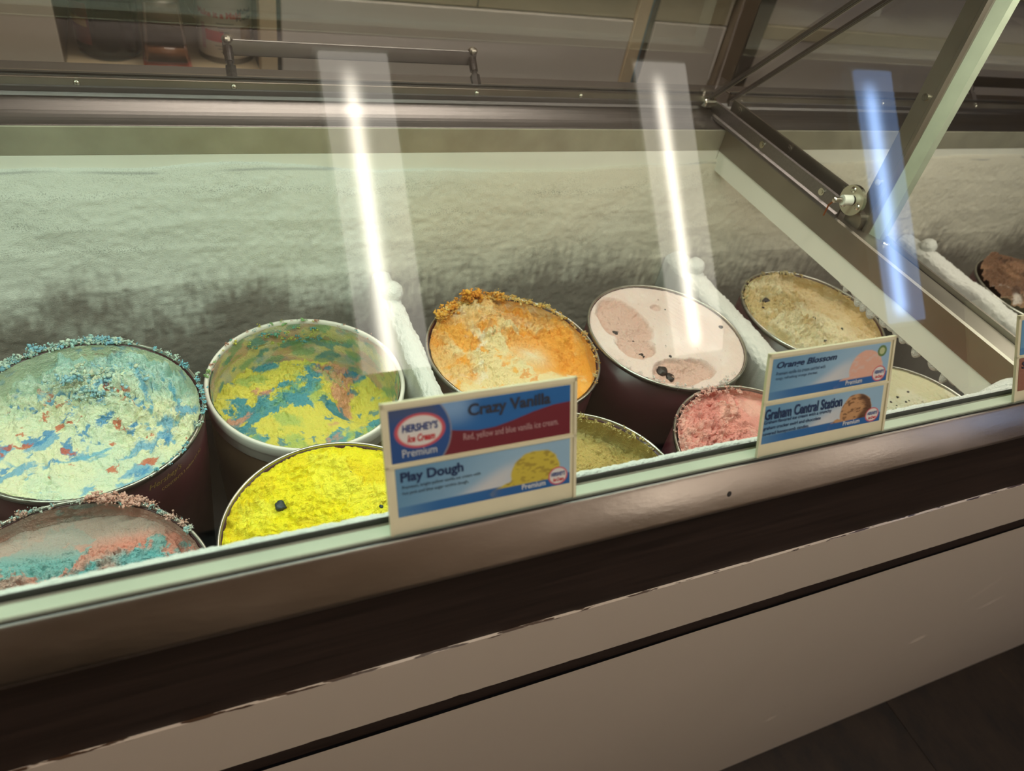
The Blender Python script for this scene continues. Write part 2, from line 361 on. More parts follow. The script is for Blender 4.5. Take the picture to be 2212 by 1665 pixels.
mesh_obj('front_panel', np.stack([XX, YY, ZZ], -1).reshape(-1, 3), np.stack([ii[:-1, :-1], ii[:-1, 1:], ii[1:, 1:], ii[1:, :-1]], -1).reshape(-1, 4), worn_white('white enamel panel', (-3,)), cab, True)
extr('groove_strip', [(-.2665, -.0825), (-.2665, -.1126), (-.258, -.1126), (-.258, -.0825)], X0, X1, wood_mat(), cab)
extr('panel_band', [(-.262, .0262), (-.2685, .0262), (-.2700, .0245), (-.2700, -.081), (-.2692, -.0827), (-.262, -.0827)], X0, X1, worn_white('white enamel band', (.0252, -.0815)), cab)
extr('wood_trim', [(-.2685, .0266), (-.2685, .1930), (-.25, .1930), (-.25, .0266)], X0, X1, wood_mat(), cab)
# steel rail: rounded nose
pr = [(-.268, .1925), (-.2990, .1925), (-.3004, .1934)]
for k in range(15):
    t = k/14; b = .0016*math.sin(math.pi*t); pr.append((-.3010+.0165*t-b*.87, .1958+.0294*t+b*.5))
pr += [(-.2838, .2256), (-.2838, .2185), (-.2685, .2105)]
extr('edge_rail', pr, X0, X1, M['rail'], cab, True)
extr('rail_lip', [(-.2836, .2252), (-.2828, .2252), (-.2828, .2155), (-.2836, .2155)], X0, X1, M['steel'], cab)
extr('groove', [(-.2826, .2188), (-.2772, .2188), (-.2772, .205), (-.2826, .205)], X0, X1, M['groove'], cab)
extr('ledge', [(-.2770, .2210), (-.2762, .2218), (-.2640, .2186), (-.2600, .2150), (-.2540, .2085), (-.2475, .2020), (-.2475, .197), (-.2770, .197)], X0, X1, mat('green-lit ledge plastic', (204, 217, 196), .35, 0, .06, 25), cab)  # green of the case light is put into the plastic's colour
extr('gasket', [(-.2644, .2170), (-.2640, .2236), (-.2632, .2240), (-.2600, .2196), (-.2535, .2108), (-.2515, .2075), (-.2560, .2080)], X0, X1, M['gasket'], cab)
# dark scuff dot on the rail
bm = bmesh.new(); dome(bm, (.479, -.2952, .2085), (0, -.87, .5), .0030, .0006); bm_obj('stain', bm, M['groove'], cab)
# front glass: leans back 23 degrees from the vertical up to the top shelf
TAU = math.radians(23.); sT, cT = math.sin(TAU), math.cos(TAU)
def gpt(x, s, off=0.): return (x, -.2575+s*sT-off*cT, .2140+s*cT+off*sT)
v = [gpt(X0, .002), gpt(X1, .002), gpt(X1, .405), gpt(X0, .405)]
mesh_obj('front_glass', v, [(0, 1, 2, 3)], M['glass'], cab)
# top shelf under which the tube hangs
boxo('top_shelf', M['steel'], cab, X0, X1, -.105, .075, .585, .605, bev=.003)
bm = bmesh.new(); box(bm, X0+.05, X1-.05, -.085, -.035, .570, .585, bev=.003); bm_obj('case_light', bm, M['plastic'], cab)
for nm, xa, xb, colr, pw in (('a', -.72, .62, (.81, 1.0, .83), 1.0), ('b', .62, 1.9, (1.0, .95, .80), .74)):
    ld = bpy.data.lights.new('case_tube', 'AREA'); ld.shape = 'RECTANGLE'; ld.size = xb-xa; ld.size_y = .03; ld.energy = CASE_POWER*pw; ld.color = colr
    lo = bpy.data.objects.new('case_tube', ld); lo.location = ((xa+xb)/2, -.06, .566); lo.rotation_euler = (0, 0, 0); link(lo, cab)
# cabinet body, well
extr('carcass', [(-.262, FZ), (-.262, .2), (-.2586, .2), (-.2586, -.296), (.44, -.296), (.44, .17), (.47, .17), (.47, FZ)], X0, X1, M['welldark'], cab)
extr('well_liner', [(.34, .172), (.34, -.29), (-.2565, -.29), (-.2565, .196), (-.2583, .196), (-.2583, -.295), (.3455, -.295), (.3455, .172)], X0, X1, M['liner'], cab)
boxo('well_floor', M['welldark'], cab, X0, X1, -.256, .339, -.29, -.2744, bev=0)
for x in (X0, X1-.02): boxo('end_wall', M['liner'], cab, x, x+.02, -.256, .339, -.28, .17, bev=0)
extr('back_apron', [(.339, .1715), (.339, .204), (.3402, .2050), (.345, .2050), (.345, .1715)], X0, X1, M['ledgesteel'], cab)
bl = [(.3402, .2052)]
for k in range(9): t = k/8; bl.append((.342+.050*t, .2056+.0100*t-.0045*math.sin(math.pi*t)))
bl += [(.396, .2200), (.398, .2225), (.47, .2225), (.47, .17), (.345, .17), (.345, .2052)]
extr('back_ledge', bl, X0, X1, M['steel'], cab)

# back wall frost: real relief, greyed low by painted light falloff and thin frost
def frost_sheet(name, x0, x1, z0, z1, nx, nz, seed):
    xs = np.linspace(x0, x1, nx); zs = np.concatenate([np.linspace(z0, .135, nz-34), np.linspace(.136, z1, 34)]); X, Z = np.meshgrid(xs, zs, indexing='ij')
    edge = .150+.006*fbm(X, X*0, 0, 9, seed+3, 3)
    w1 = fbm(X*.9, Z*1.5, 0, 12, seed, 4); w2 = billow(X*.8, Z*1.5, 0, 14, seed+9, 3)
    wz = Z+.012*fbm(X, Z, 0, 5, seed+20, 2)
    t = np.clip((edge-wz)/.30, 0, 1)
    th = .0022+.034*t**.75+.0032*w1*sst(0, .1, t)+.0012*(w2-.5)*sst(.02, .2, t)
    for lv, am in ((.118, .0026), (.085, .0028), (.048, .0030), (.0, .004)):     # snow shelves
        l2 = lv+.010*fbm(X, X*0, 0, 4.5, seed+int(lv*900), 3)+.012*(X-.3)*(-.3)
        th += am*np.exp(-np.clip((wz-l2), 0, 9)/.007)*np.where(wz > l2, 1, np.exp(-np.clip(l2-wz, 0, 9)/.03))*(.45+.55*fbm(X, X*0, 0, 6, seed+77, 2))
    th += .0012*fbm(X, Z, 0, 150, seed+40, 3)*sst(.0, .06, t)
    above = wz > edge; th = np.where(above, -.002, np.maximum(th, .0008))
    Y = .3385-th
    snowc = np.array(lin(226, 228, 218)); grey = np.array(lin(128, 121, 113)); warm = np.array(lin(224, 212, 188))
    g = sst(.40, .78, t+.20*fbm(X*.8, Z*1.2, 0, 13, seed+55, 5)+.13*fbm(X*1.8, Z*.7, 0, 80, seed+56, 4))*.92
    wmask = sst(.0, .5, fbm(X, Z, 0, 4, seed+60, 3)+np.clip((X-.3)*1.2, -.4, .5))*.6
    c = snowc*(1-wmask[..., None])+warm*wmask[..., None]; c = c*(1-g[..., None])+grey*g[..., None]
    ln = np.exp(-((Z-edge)/.0016)**2)*sst(-.15, .25, fbm(X, X*0, 0, 14, seed+88, 3))*.45; c = c*(1-ln[..., None])+np.array(lin(120, 124, 130))*ln[..., None]
    spk = 0
    for lv, sl in ((.118, 0), (.085, .05), (.048, .12)):
        l2 = lv+.010*fbm(X, X*0, 0, 4.5, seed+int(lv*900), 3)+.012*(X-.3)*(-.3)+.003*fbm(X, X*0, 0, 60, seed+5, 2)
        spk = spk+np.exp(-((wz-l2-.003)/.0035)**2)*sst(-.2, .3, fbm(X, X*0, 0, 7, seed+99+int(lv*900), 3))*.36
    v = np.stack([X, Y, Z], -1).reshape(-1, 3); i = np.arange(nx*nz).reshape(nx, nz)
    f = np.stack([i[:-1, :-1], i[1:, :-1], i[1:, 1:], i[:-1, 1:]], -1).reshape(-1, 4)
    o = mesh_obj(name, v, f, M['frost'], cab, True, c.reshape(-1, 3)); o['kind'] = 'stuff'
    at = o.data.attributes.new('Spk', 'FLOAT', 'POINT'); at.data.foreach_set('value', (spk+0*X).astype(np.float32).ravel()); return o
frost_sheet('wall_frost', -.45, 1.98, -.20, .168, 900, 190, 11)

# frost-furred divider plates between the tubs
def divider(x, half, ztop, seed):
    pr = []; n = 40; ny = 170
    ys = np.linspace(-.235, .31, ny); a = np.linspace(0, math.pi, n); V = []
    for y in ys:
        h = half*(1+.22*fbm(np.array([y]), np.array([0.]), seed, 22, seed, 3)[0])
        zt = ztop+.004*fbm(np.array([y]), np.array([3.]), seed, 18, seed+4, 3)[0]
        P = []
        P.append((x-h*.9, y, -.28)); P.append((x-h*1.0, y, -.12)); P.append((x-h, y, zt-h*.8))
        for k in a: P.append((x-h*math.cos(k), y, zt-h*.7+h*.7*math.sin(k)))
        P.append((x+h, y, zt-h*.8)); P.append((x+h*1.0, y, -.12)); P.append((x+h*.9, y, -.28)); V.append(P)
    V = np.array(V); k = V.shape[1]
    nz = fbm(V[..., 0], V[..., 1], V[..., 2], 260, seed+8, 3)*.0030
    V[..., 2] += nz*(V[..., 2] > -.1); V[..., 0] += .0018*fbm(V[..., 0], V[..., 1], V[..., 2], 200, seed+9, 3)
    i = np.arange(ny*k).reshape(ny, k); f = np.stack([i[:-1, :-1], i[1:, :-1], i[1:, 1:], i[:-1, 1:]], -1).reshape(-1, 4)
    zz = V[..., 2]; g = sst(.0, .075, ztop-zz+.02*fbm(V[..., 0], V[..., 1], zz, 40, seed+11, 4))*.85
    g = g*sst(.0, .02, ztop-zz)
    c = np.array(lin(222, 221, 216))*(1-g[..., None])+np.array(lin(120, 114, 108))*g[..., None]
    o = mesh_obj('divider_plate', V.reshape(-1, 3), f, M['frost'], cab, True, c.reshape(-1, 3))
    # furred pipe end at the back
    bm = bmesh.new(); bmesh.ops.create_icosphere(bm, subdivisions=4, radius=.0155, matrix=Matrix.Translation((x+.001, .258, ztop+.003)))
    vv = np.array([q.co[:] for q in bm.verts]); d = .0016*fbm(vv[:, 0], vv[:, 1], vv[:, 2], 160, seed, 3)
    for q, dd in zip(bm.verts, d): q.co += q.normal*dd
    bm_obj('frosted_pipe_end', bm, M['snow'], o, True)
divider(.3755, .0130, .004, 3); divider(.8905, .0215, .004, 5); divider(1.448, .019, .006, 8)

# snow bead along the inside foot of the front glass
ys = np.linspace(-.25, 1.95, 900); P = []
for x in ys:
    hgt = (.0012+.0022*min(1, max(0, (x-.05)/.3)))+(.001+.003*min(1, max(0, (x-.05)/.3)))*max(0, fbm(np.array([x]), np.array([0.]), 0, 14, 5, 4)[0]+.15)
    for k in range(9):
        a = math.pi*k/8; P.append((x, -.2505+.0045*-math.cos(a)+.001, .2015+hgt*math.sin(a)+.002))
P = np.array(P); P[:, 2] += .0010*fbm(P[:, 0], P[:, 1], P[:, 2], 420, 3, 2); P[:, 1] += .0010*fbm(P[:, 0], P[:, 1], P[:, 2], 420, 9, 2)
i = np.arange(len(P)).reshape(900, 9); f = np.stack([i[:-1, :-1], i[1:, :-1], i[1:, 1:], i[:-1, 1:]], -1).reshape(-1, 4)
o = mesh_obj('front_frost', P, f, M['snow'], cab, True); o['kind'] = 'stuff'

# ---- mullion: beam across the well, with channel, bar, hinge disc, post and side glass
def beam_y(name, prof, y0, y1, material, parent):
    """closed profile in (x,z) swept along y"""
    bm = bmesh.new(); a = [bm.verts.new((x, y0, z)) for x, z in prof]; b = [bm.verts.new((x, y1, z)) for x, z in prof]; k = len(prof)
    for j in range(k): bm.faces.new((a[j], a[(j+1) % k], b[(j+1) % k], b[j]))
    bm.faces.new(a[::-1]); bm.faces.new(b); return bm_obj(name, bm, material, parent)
beam = beam_y('mullion_beam', [(.9205, .1712), (.9195, .2045), (.9215, .2068), (.952, .2068), (.9535, .205), (.9535, .1712)], -.2465, .3385, M['darksteel'], cab)
mw = beam_y('mullion_liner', [(.9215, .1403), (.9222, .1714), (.9535, .1714), (.9545, .1403)], -.2465, .3385, M['liner'], cab)
beam_y('mullion_gasket', [(.9545, .2066), (.9545, .2125), (.958, .2125), (.958, .2066)], -.245, .335, M['darksteel'], cab)
beam_y('mullion_gasket', [(.9600, .2030), (.9600, .2088), (.9640, .2088), (.9640, .1712), (.9545, .1712), (.9545, .2030)], -.245, .335, M['steel'], cab)
# thawing ice drips under the white liner
rs = np.random.RandomState(4); y = -.205
while y < .035:
    L_ = rs.uniform(.003, .016)*(1 if rs.rand() > .35 else .45)*(1 if y > -.17 else .7); wd = rs.uniform(.005, .011)
    bm = bmesh.new(); bmesh.ops.create_uvsphere(bm, u_segments=14, v_segments=10, radius=1, matrix=Matrix.Translation((.927, y, .1405)) @ Matrix.Diagonal((.0045, wd, L_*1.0, 1)))
    for q in bm.verts:
        t = max(0, (.1405-q.co.z)/L_); q.co.y = y+(q.co.y-y)*(1-.12*t)
    bm_obj('ice_drip', bm, M['snow'], cab, True); y += wd*rs.uniform(1.0, 1.9)
# lower-front frost bank where the beam meets the front
bm = bmesh.new(); bmesh.ops.create_icosphere(bm, subdivisions=4, radius=1, matrix=Matrix.Translation((.915, -.235, .150)) @ Matrix.Diagonal((.035, .02, .045, 1)))
vv = np.array([q.co[:] for q in bm.verts]); d = .004*fbm(vv[:, 0], vv[:, 1], vv[:, 2], 60, 2, 4)
for q, dd in zip(bm.verts, d): q.co += q.normal*dd
bm_obj('frost_bank', bm, M['snow'], cab, True)
# channel: web with a rolled foot
ch = beam_y('end_channel', [(.9165, .2062), (.9150, .2085), (.9160, .2115), (.9195, .2135), (.9200, .2305), (.9235, .2315), (.9235, .2068), (.9205, .2055)], .078, .432, M['steel'], cab)
bar = beam_y('clamp_bar', [(.9420, .2066), (.9420, .2400), (.9455, .2400), (.9455, .2066)], .085, .372, M['darksteel'], cab)
for yy, zz in ((.395, .2225), (.255, .2225), (.118, .2225)):
    bm = bmesh.new(); tube(bm, (.9205, yy, zz), (.9185, yy, zz), .0050, 18); tube(bm, (.9186, yy, zz), (.9174, yy, zz), .0030, 6); bm_obj('screw', bm, M['chrome'], ch)
for yy, zz in ((.352, .231), (.225, .231), (.105, .231)):
    bm = bmesh.new(); tube(bm, (.9425, yy, zz), (.9404, yy, zz), .0055, 18); tube(bm, (.9405, yy, zz), (.9394, yy, zz), .0032, 6); bm_obj('screw', bm, M['darksteel'], bar)
bm = bmesh.new(); tube(bm, (.924, .068, .2385), (.9185, .068, .2385), .0195, 40); hub = bm_obj('hinge_disc', bm, M['chrome'], cab)
bm = bmesh.new(); tube(bm, (.9185, .068, .2385), (.906, .071, .2375), .0068, 20); bm_obj('bushing', bm, M['plastic'], hub)
bm = bmesh.new(); tube(bm, (.907, .071, .2375), (.896, .074, .2365), .0034, 16); dome(bm, (.896, .074, .2365), (-1, .2, 0), .004, .003); bm_obj('hinge_pin', bm, M['chrome'], hub)
for a in (70, 190, 310):
    bm = bmesh.new(); dome(bm, (.9183, .068+.0132*math.cos(math.radians(a)), .2385+.0132*math.sin(math.radians(a))), (-1, 0, 0), .0042, .0018); bm_obj('screw', bm, M['chrome'], hub)
bm = bmesh.new()
for a, b in (((.897, .075, .235), (.8965, .079, .226)), ((.8965, .079, .226), (.898, .080, .210))): tube(bm, a, b, .0011, 8)
bm_obj('wire', bm, mat('copper wire', (150, 92, 52), .4, 1), hub)
bm = bmesh.new(); tube(bm, (.9455, .06, .213), (.930, .06, .213), .014, 24); bm_obj('hinge_knuckle', bm, M['darksteel'], cab)
# post: flat left leaf, raised rib and right-hand flange, all upright
def post_z(name, prof, z0, z1, material, parent, slant=0.):
    bm = bmesh.new(); a = [bm.verts.new((x, y, z0)) for x, y in prof]; b = [bm.verts.new((x, y+slant, z1)) for x, y in prof]; k = len(prof)
    for j in range(k): bm.faces.new((a[j], a[(j+1) % k], b[(j+1) % k], b[j]))
    bm.faces.new(a[::-1]); bm.faces.new(b); return bm_obj(name, bm, material, parent)
pst = post_z('canopy_post', [(.9405, .0665), (.9405, .0470), (.9370, .0440), (.9370, .0395), (.9420, .0370), (.9500, .0255), (.9520, .0268), (.9460, .0385), (.9460, .0665)], .2068, .585, M['darksteel'], cab, .014)
post_z('flange', [(.9425, .0365), (.9470, .0215), (.9560, .0200), (.9560, .0230), (.9490, .0245), (.9450, .0365)], .2068, .585, mat('green-lit flange', (168, 176, 156), .5, .3, .1, 40), pst, .012)  # greenish light on this facet is painted into the flange colour
for yy, zz in ((.0605, .378), (.0595, .268)):
    bm = bmesh.new(); tube(bm, (.941, yy, zz), (.9375, yy, zz), .0042, 16); bm_obj('bolt', bm, M['chrome'], pst)
bm = bmesh.new(); dome(bm, (.9475, .010, .2075), (0, 0, 1), .0052, .003); bm_obj('screw', bm, M['chrome'], cab)
mesh_obj('side_glass', [(.947, .42, .215), (.947, .07, .215), (.947, .058, .585), (.947, .075, .585)], [(0, 1, 2, 3)], M['sideglass'], cab)

# ---- rear lids: slanted glass doors hinged at the top shelf
LD = Vector((0, -.688, .7257)).normalized(); LN = Vector((0, .7257, .688)).normalized()
LB = Vector((0, .400, .2235))
def lid(x0, x1, handle, rivets):
    def pt(x, s, off): q = LB+LD*s+LN*off; return (x, q.y, q.z)
    fr = extr('lid_frame', [(.396, .2205), (.396, .2345), (.400, .2368), (.412, .2368), (.414, .2350), (.4035, .2350), (.4025, .2310), (.4025, .2205)], x0, x1, M['darksteel'], cab)
    extr('frame_shade_strip', [(.3985, .2366), (.3985, .2392), (.4030, .2392), (.4030, .2366)], x0, x1, M['gasket'], fr)  # black strip standing in for dark shading along the frame's top edge
    extr('frame_bead', [(.3945, .2192), (.3945, .2250), (.3962, .2265), (.3962, .2192)], x0, x1, M['steel'], fr)
    mesh_obj('lid_glass', [pt(x0+.004, .006, .004), pt(x1-.004, .006, .004), pt(x1-.004, .50, .004), pt(x0+.004, .50, .004)], [(0, 1, 2, 3)], M['lidglass'], cab)
    for xa, wds in ((x0, .010), (x1-.010, .010)):
        for k, (da, db, oa, ob, mm) in enumerate(((0, .0020, 0, .004, 'steel'), (.0022, .0042, 0, .003, 'groove'), (.0044, .0062, 0, .0036, 'darksteel'), (.0064, .0078, 0, .003, 'groove'), (.0080, .0096, 0, .0036, 'ledgesteel'))):
            q = [pt(xa+da, 0, oa), pt(xa+db, 0, oa), pt(xa+db, 0, ob), pt(xa+da, 0, ob), pt(xa+da, .50, oa), pt(xa+db, .50, oa), pt(xa+db, .50, ob), pt(xa+da, .50, ob)]
            mesh_obj('side_rail', q, [(3, 2, 1, 0), (4, 5, 6, 7), (0, 1, 5, 4), (1, 2, 6, 5), (2, 3, 7, 6), (3, 0, 4, 7)], M[mm], cab)
    for x in rivets:
        bm = bmesh.new(); dome(bm, (x, .3958, .2295), (0, -1, .25), .0036, .0022); bm_obj('rivet', bm, M['chrome'], fr)
    if handle:
        hb = boxo('lid_handle', M['gun'], cab, handle[0]-.006, handle[1]+.006, .4350, .4395, .2510, .2705, bev=.0015)
        for x in handle:
            bm = bmesh.new(); tube(bm, (x, .4035, .2330), (x, .4180, .2445), .0068, 6); tube(bm, (x, .4180, .2445), (x, .4225, .2485), .0038, 12); tube(bm, (x, .4225, .2485), (x, .437, .2610), .0056, 16)
            bm_obj('handle_post', bm, M['steel'], hb)
            bm = bmesh.new(); dome(bm, (x, .4375, .2700), (0, .3, 1), .0070, .0055); bm_obj('handle_bolt', bm, M['chrome'], hb)
lid(-.62, .9200, (.2013, .5200), (.0348, .2013, .5175, .6815))
lid(.9560, 2.30, (1.55, 1.87), (1.30, 1.55, 1.87))
boxo('lid_corner_cap', M['chrome'], cab, .899, .924, .384, .400, .2195, .2330, bev=.004)

# ---------------------------------------------------------------- tubs and ice cream
TUBR = .1175
def make_tub(x, y, z, label, style='maroon'):
    hb = z+.2742
    t = empty('ice_cream_tub', (x, y, -.2742), label, 'tub', 'three gallon tubs in the freezer')
    def put(name, prof, material, close=True, par=t):
        v, f = lathe(prof, 120, close); o = mesh_obj(name, [(a, b, c) for a, b, c in v], f, material, None, True)
        o.location = (0, 0, hb); o.parent = par; return o
    if style == 'maroon':
        w_ = put('wall', [(.1172, -.003), (.1166, -.08), (.1085, -hb), (.0, -hb), (.0, .002-hb), (.1065, .002-hb), (.1148, -.08), (.1152, -.003)], M['tubwall'])
        put('rim', [(.1160, -.006), (.1184, -.0065), (.1194, -.0045), (.1195, -.0015), (.1186, .0004), (.1172, .0004), (.1162, -.001)], M['rimsteel'])
    else:
        w_ = put('wall', [(.1168, -.006), (.1164, -.09), (.1070, -hb), (.0, -hb), (.0, .002-hb), (.105, .002-hb), (.1150, -.09), (.1153, -.006)], M['tubbrown'])
        put('rim', [(.1135, -.030), (.1185, -.030), (.1195, -.028), (.1190, -.017), (.1198, -.0155), (.1205, -.012), (.1205, -.003), (.1195, -.0006), (.1175, .0004), (.1155, -.001), (.1150, -.005), (.1155, -.012)], M['rimwhite'])
    return t

def make_cream(key, x, y, z, label, level, film, layers, rough, wall_top=-.003, nT=560, nR=150, nW=26, seed=0, mound=0., fine=1.0, wallc=None, crumbs=None, chunks=(), edge_th=.0028, cmat='cream', rtint=None, colfn=None):
    RI = .1152
    th = np.linspace(0, 2*np.pi, nT, endpoint=False)
    rr = np.concatenate([np.linspace(0.002, 1, nR)**.85, 1+np.linspace(0, 1, nW+1)[1:]])
    RR, TH = np.meshgrid(rr, th, indexing='ij')
    isw = RR > 1; rd = np.minimum(RR, 1)*(RI-edge_th)
    PX, PY = rd*np.cos(TH), rd*np.sin(TH)
    h = level(PX, PY)
    msk = np.clip(rough(PX, PY), 0, 1)
    n1 = fbm(PX, PY, 0, 26, seed+1, 3)*.006
    wx = PX+.010*fbm(PX, PY, 0, 22, seed+2, 2); wy = PY+.010*fbm(PX, PY, 0, 22, seed+5, 2)
    cr = (billow(wx, wy, 0, 70, seed+8, 3)-.45)
    cr2 = (billow(wx, wy, 0, 190, seed+18, 2)-.45)
    cr3 = (billow(PX, PY, 0, 420, seed+28, 2)-.45)
    lump = sst(.08, .26, fbm(wx, wy, 0, 48, seed+33, 3))*(.6+.4*fbm(PX, PY, 0, 130, seed+34, 2))
    pit = sst(.62, .85, vn(wx*150, wy*150, PX*0, seed+35))*sst(.35, .7, vn(wx*45, wy*45, PX*0, seed+36))
    ridge = fbm(wx*3.2+wy*1.2, wy*.55-wx*.4, 0, 60, seed+30, 3)
    z1 = h+n1*(.35+.65*msk)+fine*msk*(.0060*cr+.0028*cr2+.0018*cr3-.0040*pit+.0060*lump)+.0012*ridge*(1-.5*msk)*fine
    rim_f = sst(.86, 1.0, np.minimum(RR, 1))
    cap = wall_top+mound
    z1 = np.where(~isw, np.minimum(z1, cap+ (1-rim_f)*.05), z1)
    ze = z1[nR-1]                              # height where the surface meets the wall
    tw = np.clip(RR-1, 0, 1)
    zt = wall_top+.0*TH
    smear = fbm(TH*3, RR*0, 0, 1.1, seed+50, 3)
    ztop = np.maximum(ze[None, :], wall_top)+0*RR
    zw = ze[None, :]+(ztop-ze[None, :])*tw
    wall_n = .0012*(1+fbm(TH*12, zw*60, 0, 1.0, seed+60, 4))*sst(0, .2, tw)*(1-sst(.9, 1, tw))
    rw = RI-edge_th+.0024*sst(0, .25, tw)*(.55-.5*fbm(TH*7, zw*60, 0, 1.0, seed+60, 4))-.0012*fine*np.maximum(0, fbm(TH*16, zw*140, 0, 3.0, seed+64, 3))*sst(0, .2, tw)
    rr_f = np.where(isw, rw, rd)
    lat = fine*msk*np.where(isw, 0, 1-rim_f)
    X = rr_f*np.cos(TH)+lat*.0022*fbm(PX, PY, z1, 130, seed+70, 2)
    Y = rr_f*np.sin(TH)+lat*.0022*fbm(PX, PY, z1, 130, seed+75, 2)
    Z = np.where(isw, zw, z1)+0.
    # colours: the swirl of the stuff itself
    base = np.array(lin(*layers[0])); C = np.ones(RR.shape+(3,))*base
    ux = X+.014*fbm(X, Y, 0, 16, seed+80, 3)+.0032*fbm(X, Y, Z, 230, seed+82, 2); uy = Y+.014*fbm(X, Y, 0, 16, seed+85, 3)+.0032*fbm(X, Y, Z, 230, seed+87, 2)
    for (rgb, sd, fr, sx, sy, ang, t0, t1, amt) in layers[1:]:
        ca, sa = math.cos(ang), math.sin(ang); a_, b_ = (ux*ca+uy*sa)*sx, (-ux*sa+uy*ca)*sy
        k = sst(t0, t1, fbm(a_, b_, Z*2, fr, seed+sd, 4))*amt; C = C*(1-k[..., None])+np.array(lin(*rgb))*k[..., None]
    if rtint is not None:
        k = np.where(isw, 0, msk*rtint[1]); C = C*(1-k[..., None])+np.array(lin(*rtint[0]))*k[..., None]
    if colfn is not None: C = colfn(C, X, Y, Z, isw, ux, uy)
    if film is not None:
        fc = np.array(lin(*film)); k = np.where(isw, .45+.4*sst(-.1, .4, fbm(TH*4, Z*30, 0, 1.5, seed+90, 4)), 0)
        k = np.where(isw, np.maximum(k, sst(.3, 1, tw)*.6), k); C = C*(1-k[..., None])+fc*k[..., None]
    if wallc is not None:
        for (rgb, sd, fr, t0, t1, amt) in wallc:
            k = np.where(isw, sst(t0, t1, fbm(TH*.11*math.cos(.6)+Z, Z*1.4-TH*.05, 0, fr, seed+sd, 4))*amt, 0); C = C*(1-k[..., None])+np.array(lin(*rgb))*k[..., None]
    V = np.stack([X, Y, Z], -1); i = np.arange(V.shape[0]*nT).reshape(V.shape[0], nT); j = np.roll(i, -1, 1)
    f = np.stack([i[:-1], i[1:], j[1:], j[:-1]], -1).reshape(-1, 4)
    V = V.reshape(-1, 3); Cc = C.reshape(-1, 3)
    o = mesh_obj('ice_cream', V, f, M[cmat], None, True, Cc); o.location = (x, y, z)
    tag(o, label, 'ice cream', None)
    # crumbs smeared along the rim and scattered on top
    if crumbs:
        cv = []; cf = []; cc = []; rs = np.random.RandomState(seed+5)
        bm = bmesh.new(); bmesh.ops.create_icosphere(bm, subdivisions=1, radius=1); bm.verts.ensure_lookup_table()
        iv = np.array([q.co[:] for q in bm.verts]); jf = np.array([[q.index for q in g.verts] for g in bm.faces]); bm.free(); base_i = 0
        for (a0, a1, cnt, s0, s1, r0, r1, z0, z1_, cols) in crumbs:
            for _ in range(cnt):
                a = math.radians(rs.uniform(a0, a1)); r = rs.uniform(r0, r1); big = s0+(s1-s0)*rs.rand()**2
                p0 = np.array((r*math.cos(a), r*math.sin(a), rs.uniform(z0, z1_))); cl0 = np.array(lin(*cols[rs.randint(len(cols))]))
                for _k in range(rs.randint(8, 18)):
                    d = rs.normal(0, 1, 3)*big*np.array((.75, .75, .5)); d[2] = abs(d[2]); sz = big*(.14+.5*rs.rand()**2)
                    vv = iv*rs.uniform(.55, 1.5, (len(iv), 1))*sz*rs.uniform(.6, 1.4, 3)+p0+d
                    cv.append(vv); cf.append(jf+base_i); base_i += len(iv); cl = cl0*rs.uniform(.9, 1.08); cc.append(np.tile(cl, (len(iv), 1)))
        q = mesh_obj('crumbs', np.concatenate(cv), np.concatenate(cf), M[cmat], None, False, np.concatenate(cc)); q.parent = o; q['kind'] = 'stuff'
    for (cx, cy, s, mm) in chunks:
        dd = np.hypot(V[:, 0]-cx, V[:, 1]-cy); cz = V[np.argmin(dd), 2]
        bm = bmesh.new(); bmesh.ops.create_icosphere(bm, subdivisions=3, radius=s); bm.normal_update(); vv = np.array([q.co[:] for q in bm.verts])
        nn = .5*fbm(vv[:, 0]/s+cx*90, vv[:, 1]/s+cy*70, vv[:, 2]/s, 1.2, 5, 3)
        for q, a in zip(bm.verts, nn): q.co *= 1+a; q.co.z *= .6; q.co += Vector((cx, cy, cz))
        ob = bm_obj('candy_chunk', bm, M[mm], None, True); ob.parent = o
    return o
def bump(cx, cy, r, a): return lambda x, y: a*np.exp(-((x-cx)**2+(y-cy)**2)/(r*r))
def add(c, *fs): return lambda x, y: c+sum(f(x, y) for f in fs)
def plane(gx, gy): return lambda x, y: gx*x+gy*y
def bowl(cx, cy, r, d): return lambda x, y: -d*np.sqrt(np.clip(1-((x-cx)**2+(y-cy)**2)/(r*r), 0, 1))
def const(c): return lambda x, y: c+0*x
P2 = math.pi

TUBS = dict(A=(.0003, .1043, -.0003), B=(.2405, .1440, -.029), C=(.5090, .1229, -.003), D=(.7475, .1104, .004), E=(1.0384, .1183, -.0006),
            F=(-.0119, -.1350, .003), G=(.2290, -.1150, .004), H=(.5050, -.1175, -.004), I=(.7440, -.1336, .014), J=(1.0370, -.1260, -.0018), K=(1.592, .098, .0))
make_tub(*TUBS['A'], 'maroon tub of blue-streaked pale ice cream, left end of the back row')
make_tub(*TUBS['B'], 'brown tub with a thick white plastic rim, holding yellow and teal swirl', 'white')
make_tub(*TUBS['C'], 'maroon tub holding the orange swirl, behind the left price card')
make_tub(*TUBS['D'], 'maroon tub filled flush with flat pale pink ice cream')
make_tub(*TUBS['E'], 'maroon tub of tan ice cream beside the steel cross beam')
make_tub(*TUBS['F'], 'tub of pink and teal ice cream at the front left corner')
make_tub(*TUBS['G'], 'tub of bright yellow ice cream left of the left price card')
make_tub(*TUBS['H'], 'tub of olive tan ice cream just right of the left price card')
make_tub(*TUBS['I'], 'tub of rosy pink ice cream left of the right price card')
make_tub(*TUBS['J'], 'tub of cream white ice cream right of the right price card')
make_tub(*TUBS['K'], 'tub of brown chocolate ice cream in the right-hand freezer bay')

